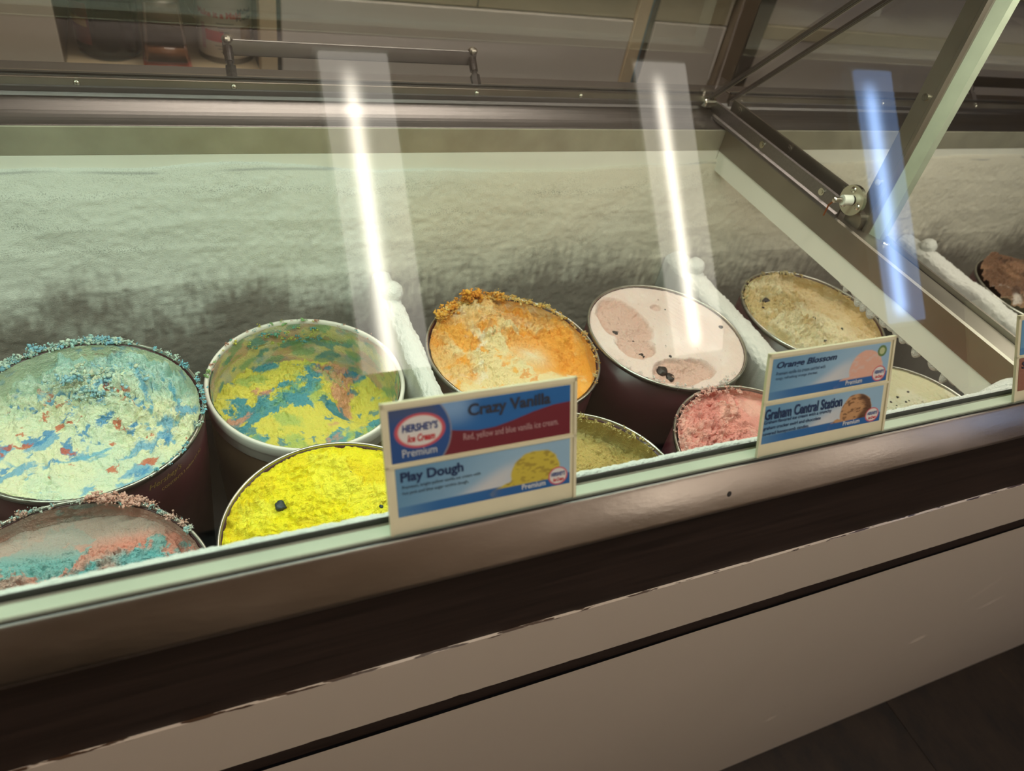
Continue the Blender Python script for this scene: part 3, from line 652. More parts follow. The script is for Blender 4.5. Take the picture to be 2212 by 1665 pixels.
def mixin(C, k, rgb): return C*(1-k[..., None])+np.array(lin(*rgb))*k[..., None]
def colA(C, X, Y, Z, isw, ux, uy):
    mint = sst(.03, .09, Y+.35*X+.03*fbm(X, Y, 0, 20, 77, 3))*.85; C = mixin(C, mint*~isw, (176, 214, 208))
    r = np.hypot(X+.01, Y-.01); th = np.arctan2(Y-.01, X+.01)
    sw = sst(.28, .44, fbm(r*2.4+.004*th, th*.018, Z, 40, 140, 4))*.85*~isw; return mixin(C, sw, (112, 184, 212))
make_cream('A', *TUBS['A'], 'pale mint ice cream with blue streaks and red specks, crumbly mound at its middle',
    add(-.018, plane(.0, -.05), bump(.045, .05, .035, .018), bump(.02, .02, .05, .006), bump(.085, .035, .02, -.016), bump(-.08, .06, .05, -.016), bump(.03, -.03, .012, -.006), bump(.04, -.055, .009, -.006)), (200, 212, 190),
    [(234, 235, 200), ((206, 228, 208), 1, 16, 1, 1, .4, -.05, .5, .6), ((112, 178, 212), 7, 30, .8, 2.2, .5, .22, .36, .85), ((74, 148, 198), 17, 52, 1, 1.6, 1.0, .30, .44, .9), ((206, 96, 60), 3, 56, 1, 1, 0, .44, .55, .85)],
    lambda x, y: .28+.9*sst(-.03, .05, y+.4*x)+.35*fbm(x, y, 0, 20, 3, 2), seed=100, fine=1.35, colfn=colA,
    crumbs=[(70, 185, 190, .0014, .0042, .1130, .1205, -.001, .003, [(206, 226, 212), (176, 214, 210), (140, 196, 216)]), (-60, 70, 90, .0010, .0026, .115, .120, -.001, .002, [(206, 226, 212), (130, 196, 212)]), (20, 130, 40, .0016, .0042, .02, .085, -.004, .004, [(226, 234, 208), (160, 206, 216), (206, 228, 216)]), (40, 110, 26, .003, .0070, .02, .075, -.006, .003, [(226, 234, 206), (186, 218, 212), (206, 228, 210), (150, 200, 216)])])
make_cream('B', *TUBS['B'], 'yellow, teal and pink swirled ice cream scooped deep inside the white-rimmed tub',
    add(-.056, plane(-.06, -.16), bump(-.02, .0, .05, .020), bump(.02, .045, .03, .014), bump(.06, -.01, .03, -.024), bump(.075, .03, .03, -.018), bump(-.07, -.05, .03, .012), bump(.03, -.06, .04, .014)), (222, 214, 190),
    [(228, 216, 96), ((62, 152, 172), 4, 17, 1, 1.6, .8, .10, .22, .95), ((216, 154, 128), 9, 15, 1.2, 1, .2, .20, .33, .9), ((150, 190, 116), 12, 24, 1, 1, .2, .14, .4, .6), ((46, 134, 160), 19, 40, 1, 1.4, .5, .30, .40, .8)],
    lambda x, y: .35+.6*sst(-.02, .05, y-.2*x)+.35*fbm(x, y, 0, 22, 8, 2), seed=200, wall_top=-.004, fine=.95,
    wallc=[((84, 158, 160), 3, 46, .10, .24, .85), ((196, 196, 120), 5, 28, .12, .34, .55), ((216, 166, 148), 8, 34, .12, .28, .65), ((120, 176, 130), 13, 40, .2, .35, .7)],
    crumbs=[(20, 170, 40, .001, .0026, .113, .118, -.004, .002, [(150, 196, 130), (90, 170, 180), (216, 160, 140), (214, 206, 90)]), (70, 125, 46, .0014, .0034, .104, .113, -.03, -.006, [(90, 166, 170), (190, 196, 100), (110, 176, 150)])])
def colC(C, X, Y, Z, isw, ux, uy):
    r = np.hypot(X, Y); n = fbm(ux, uy, 0, 20, 371, 4)
    k = sst(.055, .10, r+.045*n)*sst(-.5, .2, Y/.1+n*.8)*~isw; C = mixin(C, k*.75, (232, 164, 62))
    k2 = sst(.02, .2, n+.6*np.exp(-((X-.05)**2+(Y-.02)**2)/.0018)-.22)*~isw; C = mixin(C, k2*.85, (242, 166, 56))
    k3 = np.exp(-((X-.028)**2+(Y+.002)**2)/.0005)*~isw; return mixin(C, k3*.8, (238, 232, 200))
make_cream('C', *TUBS['C'], 'orange and vanilla swirled ice cream with crumbs heaped over the back rim',
    add(-.013, bump(-.02, .085, .04, .018), bump(.045, .02, .035, -.010), bump(.085, -.02, .03, -.018), bump(-.02, -.04, .03, -.010), bump(.015, -.005, .02, .008), bump(.045, .08, .035, -.014), bump(-.055, -.03, .022, -.006)), (226, 170, 84),
    [(238, 216, 164), ((244, 176, 70), 5, 19, 1.2, 1, .3, .06, .24, .9), ((244, 232, 204), 9, 22, 1, 1.4, .9, .26, .4, .8), ((234, 146, 48), 15, 40, 1, 2, .4, .32, .46, .7)],
    lambda x, y: .25+.8*sst(.0, .06, y)+.5*fbm(x, y, 0, 24, 5, 2), seed=300, mound=.012, fine=1.3, colfn=colC,
    crumbs=[(78, 140, 190, .0016, .0044, .104, .117, .000, .010, [(242, 180, 72), (238, 164, 56), (240, 200, 120)]), (96, 112, 70, .0016, .0046, .098, .114, .006, .024, [(240, 172, 62), (236, 156, 52)]), (25, 80, 110, .001, .003, .110, .119, -.002, .003, [(226, 196, 120), (230, 180, 90)]), (-50, 25, 50, .0008, .0024, .112, .119, -.002, .002, [(226, 196, 140), (236, 176, 90)])])
def hol(x, y): return hol0(x+.006*fbm(x, y, 0, 40, 41, 3), y+.006*fbm(x, y, 0, 40, 45, 3))
hol0 = lambda x, y: np.maximum(np.maximum(sst(1.05, .9, np.hypot((x+.052)/.040, (y-.042)/.052)), sst(1.05, .85, np.hypot((x+.062)/.030, (y+.012)/.032))), np.maximum(sst(1.05, .88, np.hypot((x+.018)/.050, (y+.078)/.026)), .6*sst(1.1, .7, np.hypot((x-.018)/.008, (y-.062)/.008))))
make_cream('D', *TUBS['D'], 'smooth flush pale pink ice cream with two scooped hollows and dark cherry pieces',
    lambda x, y: -.0030-.0075*hol(x, y)-.006*sst(1.05, .2, np.hypot((x+.018)/.050, (y+.078)/.026)), None,
    [(236, 214, 206), ((242, 226, 220), 3, 18, 1, 1, 0, -.1, .4, .8)],
    lambda x, y: .012+.62*hol(x, y), seed=400, edge_th=.0004, fine=.8, rtint=((206, 158, 138), 1.0),
    chunks=[(-.074, .022, .0052, 'choc'), (-.060, -.031, .0046, 'choc'), (-.044, -.064, .0074, 'choc'), (-.036, -.074, .0072, 'choc'), (.098, .001, .0034, 'choc'), (-.056, .0, .0018, 'choc'), (.03, .055, .0014, 'choc'), (-.022, -.045, .0022, 'choc')],
    crumbs=[(0, 360, 26, .0006, .0016, .02, .10, -.0035, -.0025, [(238, 224, 218), (206, 170, 156)]), (200, 300, 60, .0008, .002, .108, .116, -.002, .0005, [(240, 228, 222)])])
def colE(C, X, Y, Z, isw, ux, uy):
    k = sst(.0, .06, X+.4*Y+.03*fbm(ux, uy, 0, 24, 571, 4))*~isw; return mixin(C, k*.55, (208, 180, 126))
make_cream('E', *TUBS['E'], 'tan crumbly ice cream dotted with dark chocolate bits',
    add(-.010, plane(-.07, -.02), bump(-.04, .0, .05, .008), bump(.06, .05, .04, -.014), bump(.02, -.03, .03, .008), bump(-.02, .045, .02, .006)), (200, 176, 120),
    [(240, 226, 188), ((214, 186, 128), 4, 24, 1, 1, .2, .10, .38, .8), ((236, 226, 190), 8, 24, 1, 1, .2, .15, .4, .7)],
    lambda x, y: .45+.75*sst(.06, -.03, x-.1*y)+.5*fbm(x, y, 0, 24, 9, 2), seed=500, fine=1.4, colfn=colE,
    chunks=[(-.064, .043, .0066, 'choc'), (-.098, -.022, .0042, 'choc'), (-.055, -.012, .003, 'choc'), (-.04, .02, .0026, 'choc'), (-.02, -.02, .0026, 'choc'), (.0, .02, .0022, 'choc'), (-.05, .05, .0022, 'choc'), (.03, -.04, .0022, 'choc'), (-.03, -.065, .0026, 'choc'), (-.08, .03, .002, 'choc')],
    crumbs=[(60, 170, 90, .001, .0026, .106, .119, -.003, .001, [(222, 206, 156), (210, 186, 130)]), (-20, 40, 40, .001, .0026, .108, .117, -.010, -.001, [(222, 206, 156), (210, 186, 130)])])
def colF(C, X, Y, Z, isw, ux, uy):
    k = sst(.062, .095, Y+.02*fbm(ux, uy, 0, 18, 671, 3))*~isw; C = mixin(C, k*.85, (180, 164, 154))
    b = np.exp(-(((X-.0)*.8+(Y-.03)*.6)/.03)**2-((-(X-.0)*.6+(Y-.03)*.8)/.016)**2)+.9*np.exp(-((X-.06)**2+(Y-.045)**2)/.0005)+.8*np.exp(-((X+.06)**2+(Y-.0)**2)/.0006)
    C = mixin(C, sst(.3, .7, b+.5*fbm(ux, uy, 0, 26, 672, 4))*.9*~isw, (108, 182, 186)); return C
make_cream('F', *TUBS['F'], 'pink and teal swirled ice cream with a smooth film up its wall, front left corner',
    add(-.016, plane(.0, .0), bump(.03, .05, .03, .003), bump(-.05, .02, .05, .003), bump(.09, .04, .025, -.008), bump(0, .10, .04, -.010)), (186, 166, 154),
    [(212, 160, 146), ((190, 168, 158), 9, 16, 1, 1, .7, .02, .25, .7), ((220, 140, 122), 12, 28, 1, 1, .3, .12, .32, .75), ((112, 182, 182), 5, 30, 1, 1.5, .9, .20, .30, .85)],
    lambda x, y: .08+1.0*sst(.085, .055, y)+.3*fbm(x, y, 0, 18, 4, 2), seed=600, wall_top=-.002, fine=1.0, colfn=colF,
    wallc=[((120, 160, 156), 3, 18, .1, .4, .6), ((196, 150, 136), 6, 20, .1, .4, .5)],
    crumbs=[(30, 150, 120, .0009, .0030, .114, .120, -.001, .002, [(196, 200, 190), (222, 178, 164), (160, 196, 194)]), (52, 82, 60, .0016, .0040, .113, .121, .0, .005, [(230, 180, 166), (226, 172, 156)])])
make_cream('G', *TUBS['G'], 'bright lemon yellow bumpy ice cream with dark candy pieces',
    add(-.009, plane(.0, .02), bump(.02, .05, .05, .006), bump(-.05, .02, .03, .003)), None,
    [(246, 230, 30), ((236, 208, 22), 4, 30, 1, 1, 0, .0, .4, .7), ((250, 240, 76), 8, 24, 1, 1, 0, .1, .4, .6)],
    lambda x, y: .75+.5*fbm(x, y, 0, 20, 6, 2), seed=700, edge_th=.0008, fine=1.15,
    chunks=[(-.055, .048, .0058, 'navychunk'), (.085, .03, .0026, 'navychunk'), (.04, .02, .002, 'navychunk'), (.02, .07, .0016, 'navychunk')])
make_cream('H', *TUBS['H'], 'olive tan ice cream scooped low, right of the left price card',
    add(-.026, plane(.0, -.06), bump(.0, .05, .04, .004)), (182, 164, 96),
    [(190, 168, 98), ((156, 134, 70), 4, 26, 1, 1, 0, .0, .3, .8), ((204, 188, 126), 7, 20, 1, 1, 0, .1, .4, .6)],
    lambda x, y: .7+.5*fbm(x, y, 0, 22, 6, 2), seed=800, wall_top=-.004, fine=1.1,
    chunks=[(.045, .03, .004, 'choc')],
    crumbs=[(20, 150, 120, .0010, .0030, .106, .119, -.006, .002, [(190, 172, 106), (204, 186, 122)])])
make_cream('I', *TUBS['I'], 'rosy pink ice cream, crumbly at its left edge and smooth at right',
    add(-.012, plane(-.02, -.02), bump(-.055, .04, .04, .012), bump(.02, .0, .05, -.014), bump(.0, .06, .05, .004)), (226, 170, 156),
    [(230, 156, 146), ((238, 184, 170), 4, 26, 1, 1, 0, .0, .35, .8), ((216, 122, 114), 7, 30, 1, 1, 0, .12, .4, .6)],
    lambda x, y: .15+1.0*sst(.03, -.05, x-.5*y+.015)+.4*fbm(x, y, 0, 22, 6, 2), seed=900, fine=1.25,
    crumbs=[(70, 200, 130, .001, .0028, .106, .119, -.003, .002, [(236, 180, 168), (240, 196, 184), (226, 160, 150)])])
rsJ = np.random.RandomState(3)
make_cream('J', *TUBS['J'], 'flat cream white ice cream scratched and flecked dark near the front',
    add(-.006, plane(.0, .03), bump(.0, -.02, .04, -.003)), (206, 200, 160),
    [(224, 218, 180), ((234, 230, 204), 4, 26, 1, 1, 0, .0, .35, .8), ((194, 182, 132), 7, 60, 1, 1, 0, .3, .45, .5)],
    lambda x, y: .12+.8*sst(.055, .02, y)+.1*fbm(x, y, 0, 22, 6, 2), seed=1000, edge_th=.0006, fine=.7,
    chunks=[(a+rsJ.uniform(-.006, .006), b+rsJ.uniform(-.006, .006), rsJ.uniform(.0010, .0022), 'choc') for a, b in ((-.02, .047), (-.012, .041), (-.006, .033), (.010, .033), (-.026, .032), (.012, .046), (-.002, .040), (-.016, .034), (.02, .038), (.04, .06), (.002, .05), (-.03, .04))])
make_cream('K', *TUBS['K'], 'brown chocolate ice cream heaped above its tub, lightly frosted',
    add(.002, bump(-.02, .06, .05, .024), bump(-.05, .0, .05, .008), bump(.02, -.02, .035, -.034)), None,
    [(116, 84, 62), ((78, 54, 42), 4, 30, 1, 1, 0, .0, .3, .85), ((156, 118, 90), 7, 24, 1, 1, 0, .10, .35, .7), ((214, 204, 196), 9, 9, 1, 1, 0, .36, .46, .8)],
    lambda x, y: .8+.4*fbm(x, y, 0, 22, 6, 2), seed=1100, mound=.034, fine=1.1)

# gold print on the first tub's wall, wrapped round it
def wrap_text(s, r, z, h, a_c, parent, material, z0, bold=.02, shear=0., tilt=0.):
    uv, f, asp = text_geo(s, bold, shear); L_ = h*asp
    a = math.radians(a_c)+(uv[:, 0]-.5)*L_/r; v = np.stack([r*np.cos(a), r*np.sin(a), z+uv[:, 1]*h], -1)
    o = mesh_obj('lettering', v, f, material); o.parent = parent; o.location = (0, 0, z0); return o
tubA = [o for o in COL.objects if o.name == 'ice_cream_tub'][0]
wrap_text("Hershey's", .1178, -.024, .010, -52, tubA, M['gold'], .2739, .01, .3)
wrap_text('CONTENTS 3 gallons (11.3L)', .1177, -.034, .0052, -40, tubA, M['gold'], .2739)
# pale scratch line on the brown tub
tubB = [o for o in COL.objects if o.name.startswith('ice_cream_tub')][1]
pts = []
for t in np.linspace(0, 1, 24):
    a = math.radians(-160+105*t); r = .1162; pts.append((r*math.cos(a), r*math.sin(a), .2452-.052-.018*abs(t-.3)))
bm = bmesh.new()
for a, b in zip(pts[:-1], pts[1:]): tube(bm, a, b, .0004, 6)
o = bm_obj('tub_seam', bm, M['rimsteel']); o.parent = tubB
bm = bmesh.new(); box(bm, -.011, .011, -.0005, .0012, -.010, .0, bev=.0004); o = bm_obj('yellow_smear', bm, mat('yellow smear', (222, 196, 40), .5)); o.parent = tubB
a = math.radians(-103); o.location = (.1222*math.cos(a), .1222*math.sin(a), .2452-.003); o.rotation_euler = (0, 0, a+math.pi/2)

# ---------------------------------------------------------------- price cards
def quad_map(c):
    TL, TR, BR, BL = (np.array(p) for p in c); n = np.cross(TR-TL, BL-TL); n = n/np.linalg.norm(n)
    if n[1] > 0: n = -n
    def f(u, v, lift=0.):
        u = np.asarray(u, float)[..., None]; v = np.asarray(v, float)[..., None]
        return (BL*(1-u)*(1-v)+BR*u*(1-v)+TR*u*v+TL*(1-u)*v)+n*lift
    f.asp = np.linalg.norm(TR-TL)/np.linalg.norm(TL-BL); return f
def art(mp, u0, u1, v0, v1, fn, parent, lift=.0016, nu=170, nv=64, name='print'):
    u, v = np.meshgrid(np.linspace(0, 1, nu), np.linspace(0, 1, nv), indexing='ij')
    c = fn(u, v); V = mp(u0+(u1-u0)*u, v0+(v1-v0)*v, lift).reshape(-1, 3); i = np.arange(nu*nv).reshape(nu, nv)
    f = np.stack([i[:-1, :-1], i[1:, :-1], i[1:, 1:], i[:-1, 1:]], -1).reshape(-1, 4)
    return mesh_obj(name, V, f, M['print'], parent, False, c.reshape(-1, 3))
def word(mp, s, u, v, w_, h_, material, parent, lift=.0021, bold=.02, shear=0.):
    uv, f, asp = text_geo(s, bold, shear); return mesh_obj('lettering', mp(u+uv[:, 0]*w_, v+uv[:, 1]*h_, lift), f, material, parent)
def mixc(c, k, rgb): return c*(1-k[..., None])+np.array(lin(*rgb))*k[..., None]
def oval(c, u, v, cu, cv, ru, rv):
    d = np.hypot((u-cu)/ru, (v-cv)/rv); c = mixc(c, sst(1.08, 1.02, d), (206, 90, 100)); return mixc(c, sst(.93, .88, d), (226, 226, 222))
def scoop(c, u, v, cu, cv, ru, rv, rgb, dark, seed):
    wob = .10*fbm(u*2.6, v, 0, 7, seed, 3); d = np.hypot((u-cu)/ru, (v-cv)/rv)+wob*.6; base = np.hypot((u-cu+.2*ru)/(ru*1.5), (v-cv+rv*.62)/(rv*.50))+wob*2
    k = np.maximum(sst(1.02, .95, d), sst(1.02, .93, base)); c = mixc(c, k, rgb)
    t = sst(.05, .4, fbm(u*2.6, v*1.6, 0, 13, seed+3, 3))*k; return mixc(c, t*.7, dark)
def sky_strip(rgb_scoop, dark, seed, right=.79, seal=False, rx=.155, ry=.50, shade=False):
    def f(u, v):
        c = np.ones(u.shape+(3,))*np.array(lin(150, 188, 214)); c = mixc(c, sst(.75, .1, u+.25*(1-v)), (104, 154, 190))
        sw = sst(-.10, .10, (u-.30)-.55*(v-.1)**1.0+.0)*sst(.95, .5, u)*sst(.95, .55, v+.25*(u-.5)); c = mixc(c, sw*.85, (214, 216, 216))
        c = mixc(c, sst(.265, .235, v+.05*(1-u))*sst(.0, .45, u+.2), (48, 108, 168)); c = scoop(c, u, v, right, .38, rx, ry, rgb_scoop, dark, seed)
        if shade: k = sst(right+.02, right+.07, u+.03*np.sin(v*9))*sst(1., .93, np.hypot((u-right)/rx, (v-.38)/ry)); c = mixc(c, k*.85, (70, 44, 34))
        c = mixc(c, sst(.20, .17, v)*sst(.3, .6, u), (42, 100, 164)); c = oval(c, u, v, .925, .22, .058, .19)
        if seal:
            d = np.hypot((u-.93)/.042, (v-.80)/.15); c = mixc(c, sst(1, .93, d), (96, 128, 70)); c = mixc(c, sst(.62, .55, d), (190, 200, 150))
        return c
    return f
def crazy(u, v):
    c = np.ones(u.shape+(3,))*np.array(lin(34, 104, 172)); c = mixc(c, sst(.5, .35, u)*sst(.4, .9, v), (128, 170, 214))
    wave = np.interp(u, [.28, .36, .46, .56, .66, .78, .9, 1.], [.50, .44, .385, .40, .47, .58, .655, .67]); c = mixc(c, sst(.01, -.01, v-wave), (112, 34, 48))
    d = np.hypot((u-.05)/.265, (v-.5)/.85); c = mixc(c, sst(1.03, 1.0, d), (150, 150, 160)); c = mixc(c, sst(1.0, .985, d), (38, 82, 146)); c = mixc(c, sst(1., .8, d)*sst(.55, 1., v)*.8, (70, 84, 120))
    return oval(c, u, v, .155, .56, .125, .31)
def sign(corners, label, upper, lower):
    mp = quad_map(corners); c = np.array(corners); e = empty('flavor_sign', tuple((c[2]+c[3])/2), label, 'price card', 'flavour cards along the front glass')
    V = np.concatenate([mp(np.array([0, 1, 1, 0.]), np.array([0, 0, 1, 1.]), l) for l in (0, .0014)])
    mesh_obj('holder', V, [(3, 2, 1, 0), (4, 5, 6, 7), (0, 1, 5, 4), (1, 2, 6, 5), (2, 3, 7, 6), (3, 0, 4, 7)], M['acrylic'], e)
    for u0, u1, v0, v1 in ((0, 1, .965, 1.0), (0, .016, 0, 1), (.984, 1, 0, 1), (0, 1, .525, .545)):
        V = np.concatenate([mp(np.array([u0, u1, u1, u0]), np.array([v0, v0, v1, v1]), l) for l in (.0013, .0026)])
        mesh_obj('holder_edge', V, [(3, 2, 1, 0), (4, 5, 6, 7), (0, 1, 5, 4), (1, 2, 6, 5), (2, 3, 7, 6), (3, 0, 4, 7)], M['acrylic'], e)
    upper(mp, e); lower(mp, e); return e
def sub(mp, u0, u1, v0, v1):
    g = lambda u, v, lift=0.: mp(u0+(u1-u0)*np.asarray(u, float), v0+(v1-v0)*np.asarray(v, float), lift); return g
def logo(g, p, cu, cv, ru, rv):
    word(g, "HERSHEY'S", cu-ru*.74, cv+rv*.02, ru*1.48, rv*.48, M['ink_blue'], p, bold=.03, shear=.1); word(g, 'Ice Cream', cu-ru*.55, cv-rv*.62, ru*1.15, rv*.46, M['ink_red'], p, bold=.03, shear=.25)
def up1(mp, e):
    g = sub(mp, .035, .965, .555, .945); p = art(mp, .035, .965, .555, .945, crazy, e, nu=220, nv=90); logo(g, p, .155, .56, .125, .31)
    word(g, 'Premium', .055, .10, .18, .15, M['ink_white'], p, bold=0); word(g, 'Crazy Vanilla', .41, .62, .47, .30, M['ink_dark'], p, bold=.03)
    word(g, 'Red, yellow and blue vanilla ice cream.', .38, .20, .545, .17, M['ink_pink'], p, bold=.0)
def lo1(mp, e):
    g = sub(mp, .045, .965, .135, .515); p = art(mp, .045, .965, .135, .515, sky_strip((206, 190, 74), (150, 130, 56), 4), e, nu=220, nv=90); logo(g, p, .925, .22, .058, .19)
    word(g, 'Play Dough', .025, .66, .34, .26, M['ink_navy'], p, bold=.03); word(g, 'Premium', .70, .07, .145, .12, M['ink_white'], p)
    word(g, 'Premium, bright yellow vanilla ice cream with', .03, .56, .43, .085, M['ink_dark'], p, bold=.0); word(g, 'hot pink and blue sugar cookie dough.', .03, .44, .36, .085, M['ink_dark'], p, bold=.0)
def up2(mp, e):
    g = sub(mp, .035, .965, .555, .945); p = art(mp, .035, .965, .555, .945, sky_strip((226, 178, 156), (220, 196, 186), 9, .80, True, .15, .50), e, nu=220, nv=90); logo(g, p, .925, .22, .058, .19)
    word(g, 'Orange Blossom', .035, .72, .49, .20, M['ink_navy'], p, bold=.02, shear=.25); word(g, 'Premium', .63, .06, .145, .12, M['ink_white'], p)
    word(g, 'Premium vanilla ice cream swirled with', .035, .60, .40, .085, M['ink_navy'], p, bold=0); word(g, 'tangy, refreshing orange sherbet.', .035, .47, .34, .085, M['ink_navy'], p, bold=0)
def lo2(mp, e):
    g = sub(mp, .012, .955, .125, .505); p = art(mp, .012, .955, .125, .505, sky_strip((196, 152, 108), (84, 52, 36), 14, .775, False, .14, .52, True), e, nu=220, nv=90); logo(g, p, .925, .22, .058, .19)
    word(g, 'Graham Central Station', .012, .63, .63, .29, M['ink_navy'], p, bold=.03); word(g, 'Premium', .67, .07, .145, .12, M['ink_white'], p)
    for k, (s, ww) in enumerate((('Graham flavored ice cream with a crunchy', .545), ('graham cracker swirl and chocolate', .46), ('covered honeycomb candies.', .37))):
        word(g, s, .012, .50-.15*k, ww, .12, M['ink_navy'], p, bold=.015)
def up3(mp, e):
    g = sub(mp, .04, .97, .555, .945); p = art(mp, .04, .97, .555, .945, sky_strip((206, 150, 120), (150, 90, 70), 21, .78), e); logo(g, p, .925, .22, .058, .19)
    word(g, 'Premium', .63, .07, .145, .12, M['ink_white'], p)
def brown_strip(u, v):
    c = np.ones(u.shape+(3,))*np.array(lin(150, 104, 84)); c = mixc(c, sst(.3, .9, u), (176, 130, 100)); c = scoop(c, u, v, .78, .55, .13, .4, (196, 150, 130), (150, 70, 70), 31); return oval(c, u, v, .925, .22, .058, .19)
def lo3(mp, e):
    g = sub(mp, .04, .97, .125, .515); p = art(mp, .04, .97, .125, .515, brown_strip, e); logo(g, p, .925, .22, .058, .19)
    word(g, 'St', .03, .68, .085, .22, M['ink_dark'], p, bold=.03)
sign([(.209, -.2435, .3095), (.341, -.2435, .3095), (.3475, -.2764, .2222), (.2135, -.2764, .2222)], 'two-strip flavour card with a dark blue and maroon upper strip, before the orange tub', up1, lo1)
sign([(.505, -.2450, .3055), (.638, -.2450, .3055), (.6525, -.2764, .2222), (.5115, -.2764, .2222)], 'two-strip sky blue flavour card with a brown scoop below, before the tan tub', up2, lo2)
sign([(.793, -.2445, .3070), (.928, -.2445, .3070), (.964, -.2764, .2222), (.828, -.2764, .2222)], 'flavour card cut by the right picture edge, blue above brown, before the right-hand bay', up3, lo3)

# ---------------------------------------------------------------- server side counter
cz = .20
ctr = empty('back_counter', (.8, 1.7, FZ), 'beige service counter with open niche and sliding doors behind the freezer', 'counter')
YF = 1.40
boxo('worktop', M['olive'], ctr, -1.6, 3.6, YF-.03, 2.1, cz, cz+.04, bev=.004)
boxo('counter_back', M['beige'], ctr, -1.6, 3.6, 2.06, 2.1, FZ, cz, bev=0)
boxo('niche_floor', M['tan'], ctr, -.064, .364, YF, 2.05, -.177, -.152, bev=.003)
boxo('niche_back', M['brownpost'], ctr, -.064, .364, 1.80, 1.82, -.152, cz, bev=0)
boxo('niche_side', M['brownpost'], ctr, -.080, -.064, YF+.001, 1.8, -.4, cz, bev=0)
boxo('left_door', M['beige'], ctr, -1.6, -.064, YF, YF+.02, FZ+.05, cz, bev=.003)
boxo('lower_door', M['beige'], ctr, -.064, .364, YF+.004, YF+.02, FZ+.05, -.180, bev=.002)
boxo('counter_post', M['tan'], ctr, .364, .404, YF-.004, YF+.04, FZ, cz, bev=.002)
boxo('niche_side', M['brownpost'], ctr, .366, .40, YF+.04, 1.8, -.4, cz, bev=0)
boxo('door_gap', M['shadowgap'], ctr, .404, .4145, YF+.002, YF+.03, FZ, cz, bev=0)
boxo('sliding_door', M['greyd'], ctr, .4145, 1.402, YF-.006, YF+.012, FZ+.05, .036, bev=.003)
boxo('door_header', M['olive'], ctr, .4145, 1.402, YF+.002, YF+.02, .040, cz, bev=.002)
boxo('header_joint', M['shadowgap'], ctr, .915, .918, YF+.0005, YF+.01, .041, cz, bev=0)
boxo('door_jamb', M['tan'], ctr, 1.404, 1.445, YF-.01, YF+.03, FZ, cz, bev=.002)
boxo('dark_jamb', M['shadowgap'], ctr, 1.445, 1.475, YF+.0, YF+.03, FZ, cz, bev=.001)
boxo('blue_strip', M['bluestrip'], ctr, 1.451, 1.455, YF-.002, YF+.004, FZ, cz, bev=0)
boxo('sliding_door', M['greyd'], ctr, 1.477, 1.74, YF-.002, YF+.015, FZ+.05, .036, bev=.003)
boxo('door_header', M['olive'], ctr, 1.477, 1.74, YF+.002, YF+.02, .040, cz, bev=.002)
boxo('counter_post', M['brownpost'], ctr, 1.745, 1.812, YF-.025, YF+.05, FZ, cz, bev=.003)
boxo('counter_post', M['shadowgap'], ctr, 1.814, 1.878, YF-.018, YF+.05, FZ, cz, bev=.003)
boxo('sliding_door', M['greyd'], ctr, 1.884, 3.55, YF-.002, YF+.015, FZ+.05, .010, bev=.003)
boxo('door_rail', M['olive'], ctr, 1.884, 3.55, YF-.008, YF+.02, .012, .052, bev=.003)
boxo('door_header', M['greyd'], ctr, 1.884, 3.55, YF+.002, YF+.02, .054, cz, bev=.002)

def lathe_part(name, prof, material, parent, loc, seg=64):
    v, f = lathe(prof, seg, False); o = mesh_obj(name, v, f, material, None, True); o.parent = parent; o.location = loc; return o
# malt can
can = empty('malt_can', (.2950, 1.5150, -.152), 'white label tin can with red malt lettering in the counter niche', 'can')
lathe_part('body', [(.0, 0), (.064, 0), (.066, .002), (.066, .004), (.0645, .008), (.0645, .158), (.066, .162), (.066, .166), (.0, .166)], M['darksteel'], can, (0, 0, 0))
lathe_part('paper_label', [(.0652, .014), (.0654, .0145), (.0654, .152), (.0652, .1525)], mat('white can label', (214, 206, 192), .5, 0, .04, 20), can, (0, 0, 0))
def can_text(s, z, h, a, mm, bold=.03, shear=0.):
    return wrap_text(s, .0657, z, h, a, can, mm, 0, bold, shear)
can_text('Make it a Malt!', .108, .015, -108, M['ink_red'], .04); can_text('Malted', .118, .012, -48, M['ink_dark']); can_text('Powder', .102, .012, -48, M['ink_dark'])
def can_patch(name, a0, a1, z0, z1, mm, r=.0656):
    a = np.radians(np.linspace(a0, a1, 12)); v = [(r*math.cos(t), r*math.sin(t), z) for z in (z0, z1) for t in a]; f = [(i, i+1, i+13, i+12) for i in range(11)]
    o = mesh_obj(name, v, f, mm, None, True); o.parent = can
can_patch('red_panel', -138, -98, .052, .078, M['ink_red']); can_patch('figure_patch', -150, -139, .03, .09, M['ink_pink']); can_patch('photo_patch', -62, -30, .03, .088, mat('can picture', (176, 150, 110), .5, 0, .3, 60))
for k in range(4): can_patch('print_line', -112+3*k, -76-5*k, .095-.010*k, .0965-.010*k, M['ink_dark'])
for k in range(3): can_patch('print_line', -118+6*k, -84, .042-.007*k, .0434-.007*k, M['ink_dark'])
# wire bail of the can
bm = bmesh.new(); pp = [(-.105, -.02, .135), (-.092, -.03, .134), (-.084, -.036, .122), (-.078, -.04, .105), (-.066, -.045, .098)]
for a, b in zip(pp[:-1], pp[1:]): tube(bm, a, b, .0012, 8)
o = bm_obj('wire_handle', bm, M['chrome'], None, True); o.parent = can
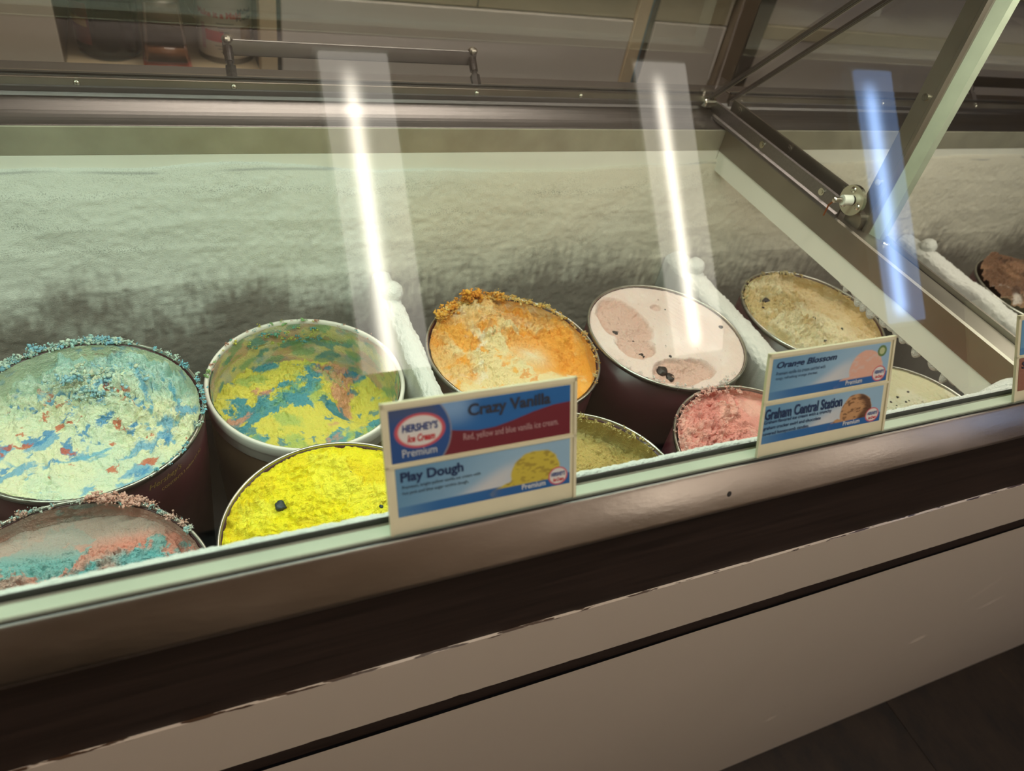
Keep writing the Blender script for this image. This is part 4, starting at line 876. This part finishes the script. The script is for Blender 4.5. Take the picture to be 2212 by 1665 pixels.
# dark syrup bottle
bt = empty('syrup_bottle', (.030, 1.505, -.152), 'big dark bottle with red and gold label in the counter niche', 'bottle')
lathe_part('body', [(.0, 0), (.060, 0), (.068, .008), (.070, .02), (.071, .12), (.069, .20), (.058, .25), (.03, .29), (.018, .31)], mat('dark bottle', (30, 30, 22), .25), bt, (0, 0, 0))
lathe_part('cap', [(.019, .305), (.021, .306), (.021, .326), (.0, .328)], M['ink_red'], bt, (0, 0, 0), 32)
def patch_on(par, name, r0, a0, a1, z0, z1, mm, bow=0.):
    a = np.radians(np.linspace(a0, a1, 16)); zs = np.linspace(z0, z1, 8); v = []; f = []
    for i, z in enumerate(zs):
        for t in a: v.append((r0*math.cos(t), r0*math.sin(t), z))
    for i in range(7):
        for j in range(15): f.append((i*16+j, i*16+j+1, i*16+17+j, i*16+16+j))
    o = mesh_obj(name, v, f, mm, None, True); o.parent = par
patch_on(bt, 'paper_label', .0716, -165, -118, .035, .125, mat('red bottle label', (98, 40, 26), .4, 0, .3, 60)); patch_on(bt, 'label_band', .0719, -164, -122, .075, .092, M['gold'])
# red jug with a square foot
jg = empty('red_jug', (.152, 1.432, -.152), 'clear square jug with a red foot between bottle and can', 'jug')
def frus(name, a, b, z0, z1, mm, par, bev=.006):
    bm = bmesh.new(); vs = [bm.verts.new((sx*a, sy*a*.8, z0)) for sx, sy in ((-1, -1), (1, -1), (1, 1), (-1, 1))]+[bm.verts.new((sx*b, sy*b*.8, z1)) for sx, sy in ((-1, -1), (1, -1), (1, 1), (-1, 1))]
    for q in ((3, 2, 1, 0), (4, 5, 6, 7), (0, 1, 5, 4), (1, 2, 6, 5), (2, 3, 7, 6), (3, 0, 4, 7)): bm.faces.new([vs[i] for i in q])
    bmesh.ops.bevel(bm, geom=list(bm.edges), offset=bev, segments=3, affect='EDGES'); o = bm_obj(name, bm, mm, None, True); o.parent = par; return o
frus('foot', .054, .051, 0, .020, mat('red jug foot', (150, 62, 40), .3), jg)
frus('lower_body', .050, .044, .018, .060, mat('amber jug plastic', (124, 84, 60), .25, 0, .2, 30), jg); frus('body', .046, .034, .056, .190, mat('clouded jug plastic', (108, 92, 76), .25, 0, .2, 30), jg)
frus('neck', .034, .036, .185, .26, mat('red jug neck', (120, 70, 56), .3), jg); frus('collar', .037, .038, .135, .160, M['darksteel'], jg)
